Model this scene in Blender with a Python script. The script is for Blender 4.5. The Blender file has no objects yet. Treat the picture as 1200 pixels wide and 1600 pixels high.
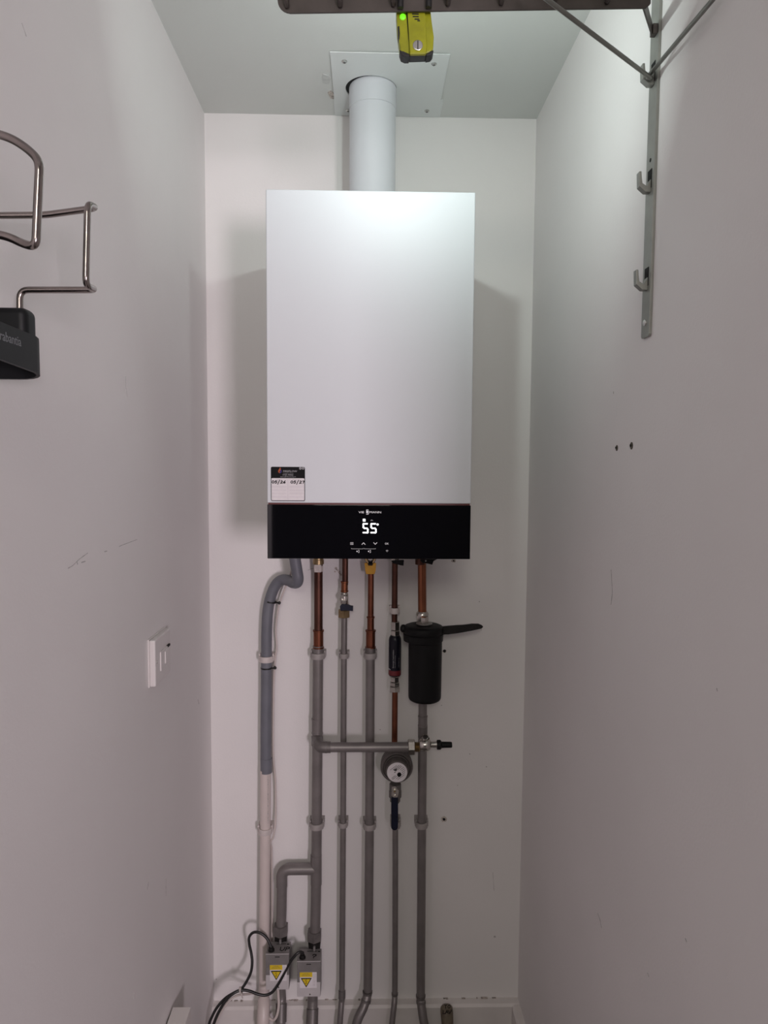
import bpy, bmesh, math, random
from mathutils import Vector, Matrix
random.seed(4)
PI = math.pi
SC = bpy.context.scene
COL = SC.collection

# ------------------------------------------------------------------ camera
F, YAW, PITCH, ROLL = 1116.98, .0240, .0723, -.0067
CZ = 1.62                                    # eye height above the floor
def axes():
    cy, sy, cp, sp = math.cos(YAW), math.sin(YAW), math.cos(PITCH), math.sin(PITCH)
    fw = Vector((sy*cp, cy*cp, -sp)); r = Vector((cy, -sy, 0)); d = fw.cross(r)
    c, s = math.cos(ROLL), math.sin(ROLL)
    return c*r + s*d, -s*r + c*d, fw
AR, AD, AF = axes()
def ray(x, y): return AF + AR*((x-600)/F) + AD*((y-800)/F)
def PY(x, y, Y):
    v = ray(x, y); v = v*(Y/v.y); return Vector((v.x, v.y, v.z+CZ))
def PX(x, y, X):
    v = ray(x, y); v = v*(X/v.x); return Vector((v.x, v.y, v.z+CZ))
def PZ(x, y, Z):
    v = ray(x, y); v = v*((Z-CZ)/v.z); return Vector((v.x, v.y, v.z+CZ))
cd = bpy.data.cameras.new('camera'); cam = bpy.data.objects.new('camera', cd); COL.objects.link(cam)
cd.sensor_fit = 'VERTICAL'; cd.sensor_height = 32; cd.lens = 32*F/1600; cd.clip_start = .01
cam.matrix_world = Matrix(((AR.x, -AD.x, -AF.x, 0), (AR.y, -AD.y, -AF.y, 0), (AR.z, -AD.z, -AF.z, CZ), (0, 0, 0, 1)))
SC.camera = cam

# measured room
YW, XL, XR, ZC = 1.885, -.4158, .4283, .872+CZ
BX, BF, BT, BB = .0048, 1.4024, .5118+CZ, -.1946+CZ      # boiler centre x, front, top, bottom
YP = YW-.036                                             # centre line of the pipes
ZSK = -1.494+CZ
YEND = -.3
YENDR = .15

# ------------------------------------------------------------------ materials
def mat(name, col, rough=.5, metal=0, var=0, scale=30, bump=0, bscale=200, spec=.5, coat=0, emit=None, es=0, trans=0, col2=None):
    m = bpy.data.materials.new(name); m.use_nodes = True
    nt = m.node_tree; b = nt.nodes['Principled BSDF']
    b.inputs['Base Color'].default_value = (*col, 1); b.inputs['Roughness'].default_value = rough
    b.inputs['Metallic'].default_value = metal; b.inputs['Specular IOR Level'].default_value = spec
    b.inputs['Coat Weight'].default_value = coat; b.inputs['Coat Roughness'].default_value = .05
    if emit: b.inputs['Emission Color'].default_value = (*emit, 1); b.inputs['Emission Strength'].default_value = es
    tc = nt.nodes.new('ShaderNodeTexCoord')
    if var or col2:
        n = nt.nodes.new('ShaderNodeTexNoise'); n.inputs['Scale'].default_value = scale; n.inputs['Detail'].default_value = 5
        nt.links.new(tc.outputs['Object'], n.inputs['Vector'])
        r = nt.nodes.new('ShaderNodeValToRGB'); nt.links.new(n.outputs['Fac'], r.inputs['Fac'])
        r.color_ramp.elements[0].position = .35; r.color_ramp.elements[1].position = .65
        a = col2 or tuple(c*(1-var) for c in col)
        r.color_ramp.elements[0].color = (*a, 1); r.color_ramp.elements[1].color = (*[min(1, c*(1+var*.4)) for c in col], 1)
        nt.links.new(r.outputs['Color'], b.inputs['Base Color'])
    if bump:
        n = nt.nodes.new('ShaderNodeTexNoise'); n.inputs['Scale'].default_value = bscale; n.inputs['Detail'].default_value = 3
        nt.links.new(tc.outputs['Object'], n.inputs['Vector'])
        bp = nt.nodes.new('ShaderNodeBump'); bp.inputs['Strength'].default_value = bump; bp.inputs['Distance'].default_value = .002
        nt.links.new(n.outputs['Fac'], bp.inputs['Height']); nt.links.new(bp.outputs['Normal'], b.inputs['Normal'])
    return m
WALLC = (.80, .775, .765)
M = dict(
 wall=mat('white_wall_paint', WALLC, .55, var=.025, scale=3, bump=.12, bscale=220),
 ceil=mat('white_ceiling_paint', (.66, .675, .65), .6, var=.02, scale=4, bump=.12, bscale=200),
 floor=mat('dark_floor', (.10, .085, .075), .6, var=.2, scale=8),
 skirt=mat('white_gloss_wood', (.72, .68, .66), .35, var=.06, scale=12),
 dust=mat('dusty_caulk', (.40, .35, .32), .9, var=.5, scale=160),
 door=mat('boiler_white_enamel', (.66, .685, .715), .5, var=.012, scale=2, bump=.05, bscale=900),
 case=mat('boiler_side_enamel', (.78, .79, .80), .4, var=.012, scale=3),
 black=mat('black_glass', (.0035, .0035, .005), .035, var=.02, scale=5, spec=.55),
 red=mat('dark_red_trim', (.10, .012, .012), .4, var=.05),
 prt=mat('glowing_print', (.80, .80, .81), .5, emit=(.7, .7, .72), es=.18),  # emission added to lift the print, though brand lettering gives no light
 dim=mat('dim_print', (.45, .45, .46), .5, emit=(.4, .4, .42), es=.12),
 led=mat('white_display_light', (.9, .9, .9), .5, emit=(1, 1, 1), es=1.6),
 flue=mat('white_flue_enamel', (.62, .64, .67), .34, var=.015, scale=5),
 plate=mat('white_cover_plate', (.72, .745, .735), .4, var=.015, scale=6),
 dark=mat('dark_void', (.01, .01, .01), .9, var=.2),
 chrome=mat('bright_screw_metal', (.62, .62, .60), .25, 1, var=.1, scale=90),
 steel=mat('brushed_steel', (.36, .35, .33), .38, .85, var=.12, scale=25, bump=.05, bscale=300),
 stand=mat('satin_grey_steel', (.33, .335, .31), .45, .6, var=.10, scale=30),
 rail=mat('dark_bronzed_steel', (.10, .088, .080), .45, .6, var=.15, scale=30, bump=.05, bscale=300),
 wire=mat('polished_wire', (.34, .30, .285), .22, 1, var=.08, scale=40),
 wired=mat('dull_steel_rod', (.24, .24, .22), .4, .85, var=.1, scale=40),
 lime=mat('lime_plastic', (.34, .36, .006), .42, var=.18, scale=45, bump=.08, bscale=300),
 rubber=mat('black_rubber', (.012, .013, .013), .55, var=.3, scale=60),
 gled=mat('green_indicator', (.1, .8, .02), .4, emit=(.16, 1, .01), es=1.1),
 lens=mat('torch_lens', (.9, .95, .9), .3, emit=(.9, 1, .93), es=4),
 grey=mat('grey_painted_steel_pipe', (.225, .205, .20), .38, .35, var=.14, scale=22, bump=.05, bscale=240),
 greyd=mat('grey_fitting', (.17, .155, .15), .45, .3, var=.18, scale=50),
 copper=mat('aged_copper', (.20, .068, .038), .33, .85, var=.22, scale=28),
 copperd=mat('dull_copper', (.105, .045, .032), .42, .8, var=.25, scale=24),
 copperb=mat('bright_copper', (.27, .10, .052), .28, .9, var=.18, scale=30),
 brass=mat('brass', (.33, .24, .13), .35, .85, var=.2, scale=60),
 nickel=mat('nickel_plate', (.55, .52, .48), .24, .95, var=.15, scale=70),
 hose=mat('grey_flexible_hose', (.155, .16, .185), .5, var=.08, scale=30),
 cond=mat('white_waste_pipe', (.66, .58, .55), .38, var=.05, scale=20),
 clip=mat('white_clip_plastic', (.62, .56, .54), .45, var=.1, scale=60),
 clipg=mat('grey_clip_plastic', (.36, .33, .32), .5, var=.14, scale=60),
 tape=mat('white_tape', (.66, .60, .56), .7, var=.12, scale=120),
 yellow=mat('yellow_lever', (.72, .36, .01), .45, var=.1, scale=60),
 blue=mat('navy_lever', (.004, .007, .024), .45, var=.2, scale=60, spec=.3),
 navy=mat('navy_sleeve', (.005, .005, .012), .35, var=.2, scale=50, spec=.3),
 maroon=mat('dark_red_band', (.16, .015, .02), .4, var=.15, scale=60),
 blackp=mat('black_plastic', (.0045, .0045, .005), .5, var=.2, scale=50, bump=.05, bscale=300, spec=.22),
 spool=mat('dark_grey_handle', (.014, .013, .012), .55, var=.3, scale=70, spec=.25),
 pad=mat('charcoal_plastic', (.006, .007, .008), .5, var=.15, scale=60, spec=.3),
 padt=mat('grey_lettering', (.20, .21, .22), .6, var=.05),
 meter=mat('grey_meter_body', (.13, .115, .11), .4, .3, var=.15, scale=50),
 paper=mat('white_label', (.74, .70, .72), .5, var=.04, scale=80),
 ink=mat('black_ink', (.005, .005, .006), .6, var=.1, spec=.15),
 pale=mat('pale_print', (.45, .45, .47), .6, var=.05),
 rule=mat('faint_rule', (.55, .50, .56), .6, var=.05),
 orange=mat('orange_flame', (.75, .14, .03), .5, var=.2, scale=300),
 violet=mat('blue_flame', (.06, .05, .35), .5, var=.2, scale=300),
 swtch=mat('white_switch_plastic', (.70, .665, .655), .35, var=.02),
 galv=mat('grey_actuator_housing', (.27, .255, .25), .42, .35, var=.12, scale=30),
 alu=mat('pale_cover_sheen', (.60, .57, .575), .40, .15, var=.05, scale=25),  # sheen on the valve covers put into the colour; lip shares it
 warn=mat('warning_yellow', (.72, .52, .02), .5, var=.06),
 cable=mat('black_cable', (.020, .019, .019), .35, var=.2, scale=80),
 cablew=mat('white_cable', (.62, .55, .52), .4, var=.05, scale=40),
 tieb=mat('black_tie', (.010, .010, .010), .4, var=.2),
 tiew=mat('clear_tie', (.55, .50, .47), .35, var=.1),
 bronze=mat('bronze_cap', (.20, .165, .12), .5, .4, var=.25, scale=60),
 scuff=mat('scuff_grey', (.53, .505, .495), .7, var=.3, scale=150),
 plaster=mat('bare_plaster', (.58, .52, .47), .9, var=.3, scale=200),
 paint=mat('loose_paint', (.60, .61, .59), .7, var=.1, scale=120),
 plug=mat('brown_wall_plug', (.10, .085, .065), .7, var=.4, scale=300),
)

# ------------------------------------------------------------------ mesh helpers
ORG = {}
def V(*a): return Vector(a)
class MB:
    def __init__(s): s.v = []; s.f = []; s.m = []; s.mats = []; s.cur = 0
    def use(s, m):
        if m not in s.mats: s.mats.append(m)
        s.cur = s.mats.index(m); return s
    def add(s, vs, fs):
        o = len(s.v); s.v += [Vector(p) for p in vs]
        for f in fs: s.f.append([i+o for i in f]); s.m.append(s.cur)
        return s
    def bm(s, b):
        b.verts.ensure_lookup_table(); b.verts.index_update()
        s.add([v.co.copy() for v in b.verts], [[v.index for v in f.verts] for f in b.faces]); b.free(); return s
    def box(s, lo, hi, bev=0, seg=2, mtx=None):
        b = bmesh.new(); bmesh.ops.create_cube(b, size=1)
        lo, hi = Vector(lo), Vector(hi); c = (lo+hi)/2; d = hi-lo
        for v in b.verts: v.co = Vector((v.co.x*d.x, v.co.y*d.y, v.co.z*d.z))
        if bev: bmesh.ops.bevel(b, geom=b.edges[:], offset=bev, segments=seg, profile=.5, affect='EDGES')
        for v in b.verts: v.co = (mtx @ v.co if mtx else v.co) + c
        return s.bm(b)
    def prism(s, poly, ext, bev=0):
        """poly: list of 3-D points in a plane, extruded along vector ext"""
        n = len(poly); ext = Vector(ext); b = bmesh.new()
        a = [b.verts.new(Vector(p)) for p in poly]; c = [b.verts.new(Vector(p)+ext) for p in poly]
        b.faces.new(a); b.faces.new(c[::-1])
        for i in range(n): b.faces.new((a[i], c[i], c[(i+1) % n], a[(i+1) % n]))
        if bev: bmesh.ops.bevel(b, geom=b.edges[:], offset=bev, segments=2, profile=.5, affect='EDGES')
        bmesh.ops.recalc_face_normals(b, faces=b.faces[:])
        return s.bm(b)
    def lathe(s, p, axis, prof, n=32, cap=True):
        """prof: (distance along axis, radius)"""
        p, ax = Vector(p), Vector(axis).normalized()
        t = Vector((0, 0, 1)) if abs(ax.z) < .9 else Vector((1, 0, 0))
        u = ax.cross(t).normalized(); w = ax.cross(u)
        vs = []
        for h, r in prof:
            for k in range(n):
                a = 2*PI*k/n; vs.append(p+ax*h+(u*math.cos(a)+w*math.sin(a))*max(r, 1e-5))
        fs = []
        for i in range(len(prof)-1):
            for k in range(n):
                fs.append((i*n+k, i*n+(k+1) % n, (i+1)*n+(k+1) % n, (i+1)*n+k))
        if cap: fs += [tuple(range(n))[::-1], tuple(range((len(prof)-1)*n, len(prof)*n))]
        return s.add(vs, fs)
    def cyl(s, a, b, r, n=24, bev=0):
        a, b = Vector(a), Vector(b); L = (b-a).length
        pr = [(0, r), (L, r)] if not bev else [(0, r-bev), (bev*.3, r-bev*.3), (bev, r), (L-bev, r), (L-bev*.3, r-bev*.3), (L, r-bev)]
        return s.lathe(a, b-a, pr, n)
    def tube(s, pts, r, n=14, sub=6, cap=True, rr=None):
        pts = [Vector(p) for p in pts]
        if sub > 1 and len(pts) > 2: pts = smooth(pts, sub)
        N = len(pts); T = [(pts[min(i+1, N-1)]-pts[max(i-1, 0)]).normalized() for i in range(N)]
        t = Vector((0, 0, 1)) if abs(T[0].z) < .9 else Vector((1, 0, 0))
        u = T[0].cross(t).normalized(); vs = []
        for i in range(N):
            u = (u-T[i]*u.dot(T[i])).normalized(); w = T[i].cross(u)
            R = rr(i/(N-1)) if rr else r
            for k in range(n):
                a = 2*PI*k/n; vs.append(pts[i]+(u*math.cos(a)+w*math.sin(a))*R)
        fs = [(i*n+k, i*n+(k+1) % n, (i+1)*n+(k+1) % n, (i+1)*n+k) for i in range(N-1) for k in range(n)]
        if cap: fs += [tuple(range(n))[::-1], tuple(range((N-1)*n, N*n))]
        return s.add(vs, fs)
    def hexnut(s, a, b, r):
        a, b = Vector(a), Vector(b); L = (b-a).length; c = min(.0012, L*.2)
        return s.lathe(a, b-a, [(0, r*.9), (c, r), (L-c, r), (L, r*.9)], 6)
    def ball(s, p, r, n=20):
        return s.lathe(p, (0, 0, 1), [(-r*math.cos(PI*i/n), r*math.sin(PI*i/n)) for i in range(n+1)], n*2, cap=False)
    def text(s, txt, size, at, ux, uy, align='LEFT', depth=.0001, shear=0, sx=1, spacing=1):
        c = bpy.data.curves.new('lettering', 'FONT'); c.body = txt; c.size = size; c.align_x = align; c.extrude = depth; c.resolution_u = 2
        c.shear = shear; c.space_character = spacing
        o = bpy.data.objects.new('lettering', c); COL.objects.link(o)
        bpy.context.view_layer.update()
        me = bpy.data.meshes.new_from_object(o.evaluated_get(bpy.context.evaluated_depsgraph_get()))
        ux, uy = Vector(ux).normalized(), Vector(uy).normalized(); uz = ux.cross(uy); at = Vector(at)
        s.add([at+ux*v.co.x*sx+uy*v.co.y+uz*v.co.z for v in me.vertices], [tuple(p.vertices) for p in me.polygons])
        bpy.data.objects.remove(o); bpy.data.curves.remove(c); bpy.data.meshes.remove(me); return s
    def strokes(s, lines, at, ux, uy, k, w, t=.0003):
        """pen strokes in a flat plane"""
        ux, uy = Vector(ux).normalized(), Vector(uy).normalized(); uz = ux.cross(uy); at = Vector(at)
        for ln in lines:
            q = [at+ux*x*k+uy*y*k for x, y in ln]
            for a, b in zip(q, q[1:]):
                d = (b-a).normalized(); sd = uz.cross(d)*w/2; e = d*w*.3
                s.prism([a-e-sd, b+e-sd, b+e+sd, a-e+sd], uz*t)
        return s
    def build(s, name, m=None, parent=None, smooth_angle=38):
        me = bpy.data.meshes.new(name); o = bpy.data.objects.new(name, me); COL.objects.link(o)
        org = ORG.get(parent.name, Vector((0, 0, 0))) if parent else Vector((0, 0, 0))
        me.from_pydata([tuple(v-org) for v in s.v], [], s.f)
        if s.mats:
            for x in s.mats: me.materials.append(M[x])
            for p, i in zip(me.polygons, s.m): p.material_index = i
        else: me.materials.append(M[m])
        b = bmesh.new(); b.from_mesh(me); bmesh.ops.recalc_face_normals(b, faces=b.faces[:]); b.to_mesh(me); b.free()
        for p in me.polygons: p.use_smooth = True
        me.set_sharp_from_angle(angle=math.radians(smooth_angle)); me.update()
        wn = o.modifiers.new('weighted_normals', 'WEIGHTED_NORMAL'); wn.keep_sharp = True
        if parent: o.parent = parent; ORG[o.name] = org
        else: ORG[o.name] = Vector((0, 0, 0))
        return o
def smooth(p, sub):
    out = []
    for i in range(len(p)-1):
        a, b, c, d = p[max(i-1, 0)], p[i], p[i+1], p[min(i+2, len(p)-1)]
        for k in range(sub):
            t = k/sub
            out.append(.5*((2*b)+(c-a)*t+(2*a-5*b+4*c-d)*t*t+(3*b-a-3*c+d)*t**3))
    out.append(p[-1]); return out
def rpath(pts, r, n=6):
    """polyline with rounded corners of radius r"""
    pts = [Vector(p) for p in pts]; out = [pts[0]]
    for a, b, c in zip(pts, pts[1:], pts[2:]):
        d1, d2 = (a-b), (c-b); q = min(r, d1.length*.49, d2.length*.49)
        s, e = b+d1.normalized()*q, b+d2.normalized()*q
        for k in range(n+1):
            t = k/n; out.append(s*(1-t)**2+b*2*t*(1-t)+e*t*t)
    out.append(pts[-1]); return out
def tag(o, label, cat, group=None):
    o['label'] = label; o['category'] = cat
    if group: o['group'] = group
    return o
def thing(name, label, cat, loc, group=None):
    o = bpy.data.objects.new(name, None); COL.objects.link(o); o.location = loc; o.empty_display_size = .03
    ORG[o.name] = Vector(loc); return tag(o, label, cat, group)
def struct(name, mb, m):
    o = mb.build(name, m); o['kind'] = 'structure'; return o

# ------------------------------------------------------------------ setting
wb = struct('wall_back', MB().box((XL-.1, YW, -.1), (XR+.1, YW+.1, ZC+.1)), 'wall')
wl = struct('wall_left', MB().box((XL-.1, YEND, -.1), (XL, YW, ZC+.1)), 'wall')
wr = struct('wall_right', MB().box((XR, YENDR, -.1), (XR+.1, YW, ZC+.1)), 'wall')
FX, FY = .009, 1.746                                      # flue centre on the ceiling
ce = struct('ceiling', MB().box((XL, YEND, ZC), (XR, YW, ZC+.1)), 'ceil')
fl = struct('floor', MB().box((-2.2, -3, -.1), (2.2, YW, 0)), 'floor')
ZS = ZSK
struct('baseboard_back', MB().prism([(XL, YW, 0), (XL, YW-.026, 0), (XL, YW-.028, .012), (XL, YW-.028, ZS-.006), (XL, YW-.022, ZS), (XL, YW, ZS)], (XR-XL, 0, 0)), 'skirt')
struct('baseboard_right', MB().prism([(XR, YW-.029, 0), (XR-.020, YW-.029, 0), (XR-.022, YW-.029, .012), (XR-.022, YW-.029, ZS-.006), (XR-.016, YW-.029, ZS), (XR, YW-.029, ZS)], (0, -1.2, 0)), 'skirt')
# grubby joint between wall and board
g = MB()
for i in range(34):
    x = random.uniform(XL+.02, XR-.02); w = random.uniform(.002, .012)
    g.box((x, YW-random.uniform(.002, .006), ZS-.0005), (x+w, YW+.0005, ZS+random.uniform(.0006, .0022)))
d_ = g.build('joint_dirt', 'dust', wb)

# wall marks (children of the walls)
def mark_line(pts, w, parent, plane, t=.0004, m='scuff', name='scuff_mark'):
    b = MB()
    for a, c in zip(pts, pts[1:]):
        if plane == 'L': A, B, n = PX(*a, XL), PX(*c, XL), V(1, 0, 0)
        elif plane == 'R': A, B, n = PX(*a, XR), PX(*c, XR), V(-1, 0, 0)
        else: A, B, n = PY(*a, YW), PY(*c, YW), V(0, -1, 0)
        s = n.cross((B-A).normalized())*w/2
        b.prism([A-s*.6, B-s*.5, B+s*.5, A+s*.6], n*t)
    return b.build(name, m, parent)
mark_line([(106, 888), (113, 884), (120, 877), (126, 872), (137, 864)], .0022, wl, 'L')
mark_line([(121, 882), (120, 877), (124, 873)], .003, wl, 'L')
mark_line([(127, 879), (133, 877)], .003, wl, 'L')
mark_line([(163, 862), (167, 861)], .003, wl, 'L')
mark_line([(186, 854), (190, 852), (214, 843)], .0016, wl, 'L')
mark_line([(196, 588), (196, 600), (198, 620)], .003, wl, 'L')
mark_line([(34, 36), (41, 57)], .0016, wl, 'L')
mark_line([(259, 1373), (259, 1400)], .004, wl, 'L')
mark_line([(232, 1378), (230, 1390)], .003, wl, 'L')
mark_line([(309, 1093), (311, 1100)], .004, wl, 'L')
mark_line([(210, 1550), (209, 1560)], .003, wl, 'L')
mark_line([(955, 890), (957, 925), (955, 945)], .003, wr, 'R')
mark_line([(934, 1427), (938, 1438), (940, 1450)], .004, wr, 'R')
mark_line([(1071, 1466), (1073, 1472)], .003, wr, 'R')
mark_line([(1120, 1075), (1121, 1080)], .003, wr, 'R')
mark_line([(1012, 1520), (1014, 1526)], .003, wr, 'R')
mark_line([(958.5, 612), (959, 615)], .004, wr, 'R')
mark_line([(770, 1363), (772, 1392)], .0016, wb, 'B')
for q in [(773, 1463.6), (760, 1198), (715, 1227), (734, 1178), (752, 984), (749, 940), (594, 1140), (338, 1530), (690, 1102)]:
    MB().cyl(PY(*q, YW), PY(*q, YW)+V(0, -.0006, 0), .0016 if q[0] != 773 else .003, 10).build('paint_chip', 'scuff', wb)
def hole(px, py, r, rim):
    b = MB(); c = PY(px, py, YW); rnd = random.Random(px)
    pts = [c+V(math.cos(a)*rim*rnd.uniform(.7, 1.25), 0, math.sin(a)*rim*rnd.uniform(.7, 1.2)) for a in [k*PI/6 for k in range(12)]]
    b.use('plaster').prism(pts, (0, -.0005, 0))
    pts = [c+V(math.cos(a)*r*rnd.uniform(.6, 1.3), -.0004, math.sin(a)*r*rnd.uniform(.6, 1.3)) for a in [k*PI/5 for k in range(10)]]
    b.use('dark').prism(pts, (0, -.0006, 0))
    b.build('chipped_hole', None, wb)
hole(693.5, 1280, .0042, .009); hole(694.5, 1017.5, .004, .005); hole(709, 876, .003, .006)
# chipped plaster track left of the narrow copper pipe
b = MB()
for q, r in [((525, 888), .004), ((527.5, 891), .003), ((530, 894), .0035), ((532.5, 898), .003), ((523.5, 893), .0025)]:
    b.use('plaster').cyl(PY(*q, YW), PY(*q, YW)+V(0, -.0007, 0), r, 7)
for q, r in [((526, 889.5), .0018), ((531, 896), .002)]:
    b.use('dust').cyl(PY(*q, YW), PY(*q, YW)+V(0, -.001, 0), r, 6)
b.build('plaster_damage', None, wb)
mark_line([(481, 891), (486, 889), (490, 888)], .002, wb, 'B', name='hairline_crack')
# loose paint left of the ceiling plate
b = MB()
b.use('paint').prism([PZ(*q, ZC) for q in [(505, 115), (513, 118), (517, 122), (514, 131), (504, 129), (503, 121)]], (0, 0, -.0012))
b.use('plaster').prism([PZ(*q, ZC) for q in [(512, 144), (517, 141), (522, 146), (522, 153), (516, 152)]], (0, 0, -.0022))
b.use('dust').prism([PZ(*q, ZC) for q in [(517.5, 147), (521.5, 149), (521.5, 153), (517.5, 152)]], (0, 0, -.0028))
b.build('flaking_paint', None, ce)

# two wall plugs in the right wall
for q, lab, r in [((964, 700), 'smaller brown wall plug hole on right wall, nearer the back corner', .0052), ((987, 696.5), 'larger brown wall plug with a screw hole on right wall, nearer the front', .0062)]:
    c = PX(*q, XR); t = thing('wall_plug', lab, 'wall plug', c, 'old wall plugs in the right wall')
    MB().lathe(c+V(.0005, 0, 0), (-1, 0, 0), [(0, r), (.0012, r*.95), (.0016, r*.6)], 18).build('collar', 'plug', t)
    MB().cyl(c+V(-.0008, .001, .0005), c+V(-.0022, .001, .0005), r*.38, 12).build('screw_hole', 'dark', t)

# ------------------------------------------------------------------ ceiling plates and flue
def plate(name, label, x0, x1, y0, y1, z, notch=None):
    t = thing(name, label, 'cover plate', ((x0+x1)/2, (y0+y1)/2, z))
    if notch:
        cx, cy, r = notch; n = 40
        inner = [(cx+r*math.cos(a), cy+r*math.sin(a)) for a in [2*PI*k/n for k in range(n)]]
        def edge(a):
            c, s = math.cos(a), math.sin(a); k = min(((x1 if c > 0 else x0)-cx)/c if abs(c) > 1e-6 else 9, ((y1 if s > 0 else y0)-cy)/s if abs(s) > 1e-6 else 9)
            return cx+c*k, cy+s*k
        angs = sorted(set([2*PI*k/n for k in range(n)]+[math.atan2(y-cy, x-cx) % (2*PI) for x in (x0, x1) for y in (y0, y1)]))
        vi = [(cx+r*math.cos(a), cy+r*math.sin(a)) for a in angs]; vo = [edge(a) for a in angs]; N = len(angs)
        vs = [(x, y, z) for x, y in vi]+[(x, y, z) for x, y in vo]+[(x, y, z-.0015) for x, y in vi]+[(x, y, z-.0015) for x, y in vo]
        fs = []
        for k in range(N):
            j = (k+1) % N
            fs += [(k, j, N+j, N+k), (2*N+k, 3*N+k, 3*N+j, 2*N+j), (k, 2*N+k, 2*N+j, j), (N+k, N+j, 3*N+j, 3*N+k)]
        MB().add(vs, fs).build('sheet', 'plate', t)
    else: MB().box((x0, y0, z-.0015), (x1, y1, z), .0004).build('sheet', 'plate', t)
    return t
p1 = plate('ceiling_cover_plate', 'larger white cover plate on ceiling with round cutout for the flue', -.084, .174, 1.597, 1.820, ZC-.0016, (FX-.004, FY, .0600))
p2 = plate('ceiling_cover_plate', 'narrow white plate strip on ceiling between flue plate and back wall', -.086, .181, 1.795, YW-.004, ZC)
MB().cyl((FX-.004, FY, ZC-.0004), (FX-.004, FY, ZC-.001), .0595, 40).build('flue_opening', 'dark', ce)
for (x, y), p in [((-.0541, 1.630), p1), ((.1422, 1.633), p1), ((-.0516, 1.852), p2), ((.1447, 1.848), p2)]:
    z = (ZC-.0031) if p is p1 else ZC-.0015
    b = MB().use('chrome').lathe((x, y, z), (0, 0, -1), [(0, .0062), (.0012, .0062), (.0030, .0042), (.0036, .002)], 18)
    s = b.build('screw', None, p); s['label'] = 'bright cross-head screw'
    MB().box((x-.003, y-.0006, z-.0040), (x+.003, y+.0006, z-.0034)).box((x-.0006, y-.003, z-.0040), (x+.0006, y+.003, z-.0034)).build('slot', 'dark', s)
RFL = .0545
t = thing('flue_pipe', 'round white flue pipe rising from boiler top to the ceiling', 'flue pipe', (FX, FY, BT))
MB().lathe((FX, FY, BT+.002), (0, 0, 1), [(0, RFL), (.25, RFL), (ZC-BT-.003, RFL)], 64).build('duct', 'flue', t)
MB().lathe((FX, FY, ZC-.052), (0, 0, 1), [(0, RFL), (.0005, RFL+.0012), (.048, RFL+.0012)], 64).build('top_collar', 'flue', t)
MB().lathe((FX, FY, BT), (0, 0, 1), [(0, RFL+.012), (.008, RFL+.012), (.010, RFL+.004), (.03, RFL+.003)], 48).build('base_collar', 'flue', t)

# ------------------------------------------------------------------ boiler
bl, br = BX-.2, BX+.2
ZD = PY(575, 786.5, BF).z                                   # seam between door and panel
bo = thing('wall_boiler', 'white wall-hung boiler with black glass control panel on the back wall', 'boiler', (BX, BF+.2, BB))
MB().box((bl+.001, BF+.02, BB+.012), (br-.001, BF+.36, BT-.001), .004).build('casing', 'case', bo)
MB().box((bl+.03, BF+.358, BB+.05), (br-.03, YW-.0005, BT-.05), .004).build('mounting_frame', 'case', bo)
MB().box((bl, BF, ZD), (br, BF+.0195, BT), .0022, 3).build('front_door', 'door', bo)
MB().box((bl+.002, BF+.001, ZD-.0035), (br-.002, BF+.018, ZD), 0).build('trim_strip', 'red', bo)
cp = MB().box((bl, BF-.001, BB), (br, BF+.0195, ZD-.003), .0010, 2).build('control_panel', 'black', bo)
yf = BF-.0012; UX, UZ = V(1, 0, 0), V(0, 0, 1)
def Q(x, y): return PY(x, y, yf)
PXM = (Q(600, 830)-Q(599, 830)).length                      # metres per photo pixel on the front
# display digits
def seg5(x0, y0, x1, y1):
    w = 2.3; b = MB(); ym = (y0+y1)/2
    L = [[(x1-2.0, y0+1.2), (x0+1.6, y0+1.2), (x0+1.2, y0+2), (x0+1.2, ym-1.4), (x0+3, ym+.2), (x1-2.6, ym+.2), (x1-1.2, ym+2), (x1-1.2, y1-2), (x1-2, y1-1.2), (x0+.8, y1-1.2)]]
    o = Q(x0, y0)
    return b.strokes([[((x-x0), -(y-y0)) for x, y in l] for l in L], o, UX, UZ, PXM, w*PXM*.92)
seg5(566.6, 817.2, 576, 833.4).build('display_digit', 'led', cp)
seg5(578.8, 817.2, 588.6, 833.4).build('display_digit', 'led', cp)
MB().cyl(Q(590, 819.5), Q(590, 819.5)+V(0, -.0003, 0), 1.6*PXM, 20).build('degree_mark', 'led', cp)
a = Q(569, 812.8); b = MB().use('led').box(a+V(-2*PXM, -.0003, -2*PXM), a+V(2*PXM, 0, 2*PXM), .0003)
b.use('dim').prism([a+V(.2*PXM, -.0005, 1.2*PXM), a+V(1*PXM, -.0005, -.2*PXM), a+V(.2*PXM, -.0005, -1.2*PXM), a+V(-.4*PXM, -.0005, -.1*PXM)], (0, .0001, 0))
b.build('heating_icon', None, cp)
MB().strokes([[(-1.8, -.8), (-1, .8), (.4, .6), (1.6, -.6)], [(-1, -.6), (0, -.2)]], Q(581, 813), UX, UZ, PXM, .5*PXM).build('tap_icon', 'dim', cp)
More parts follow.
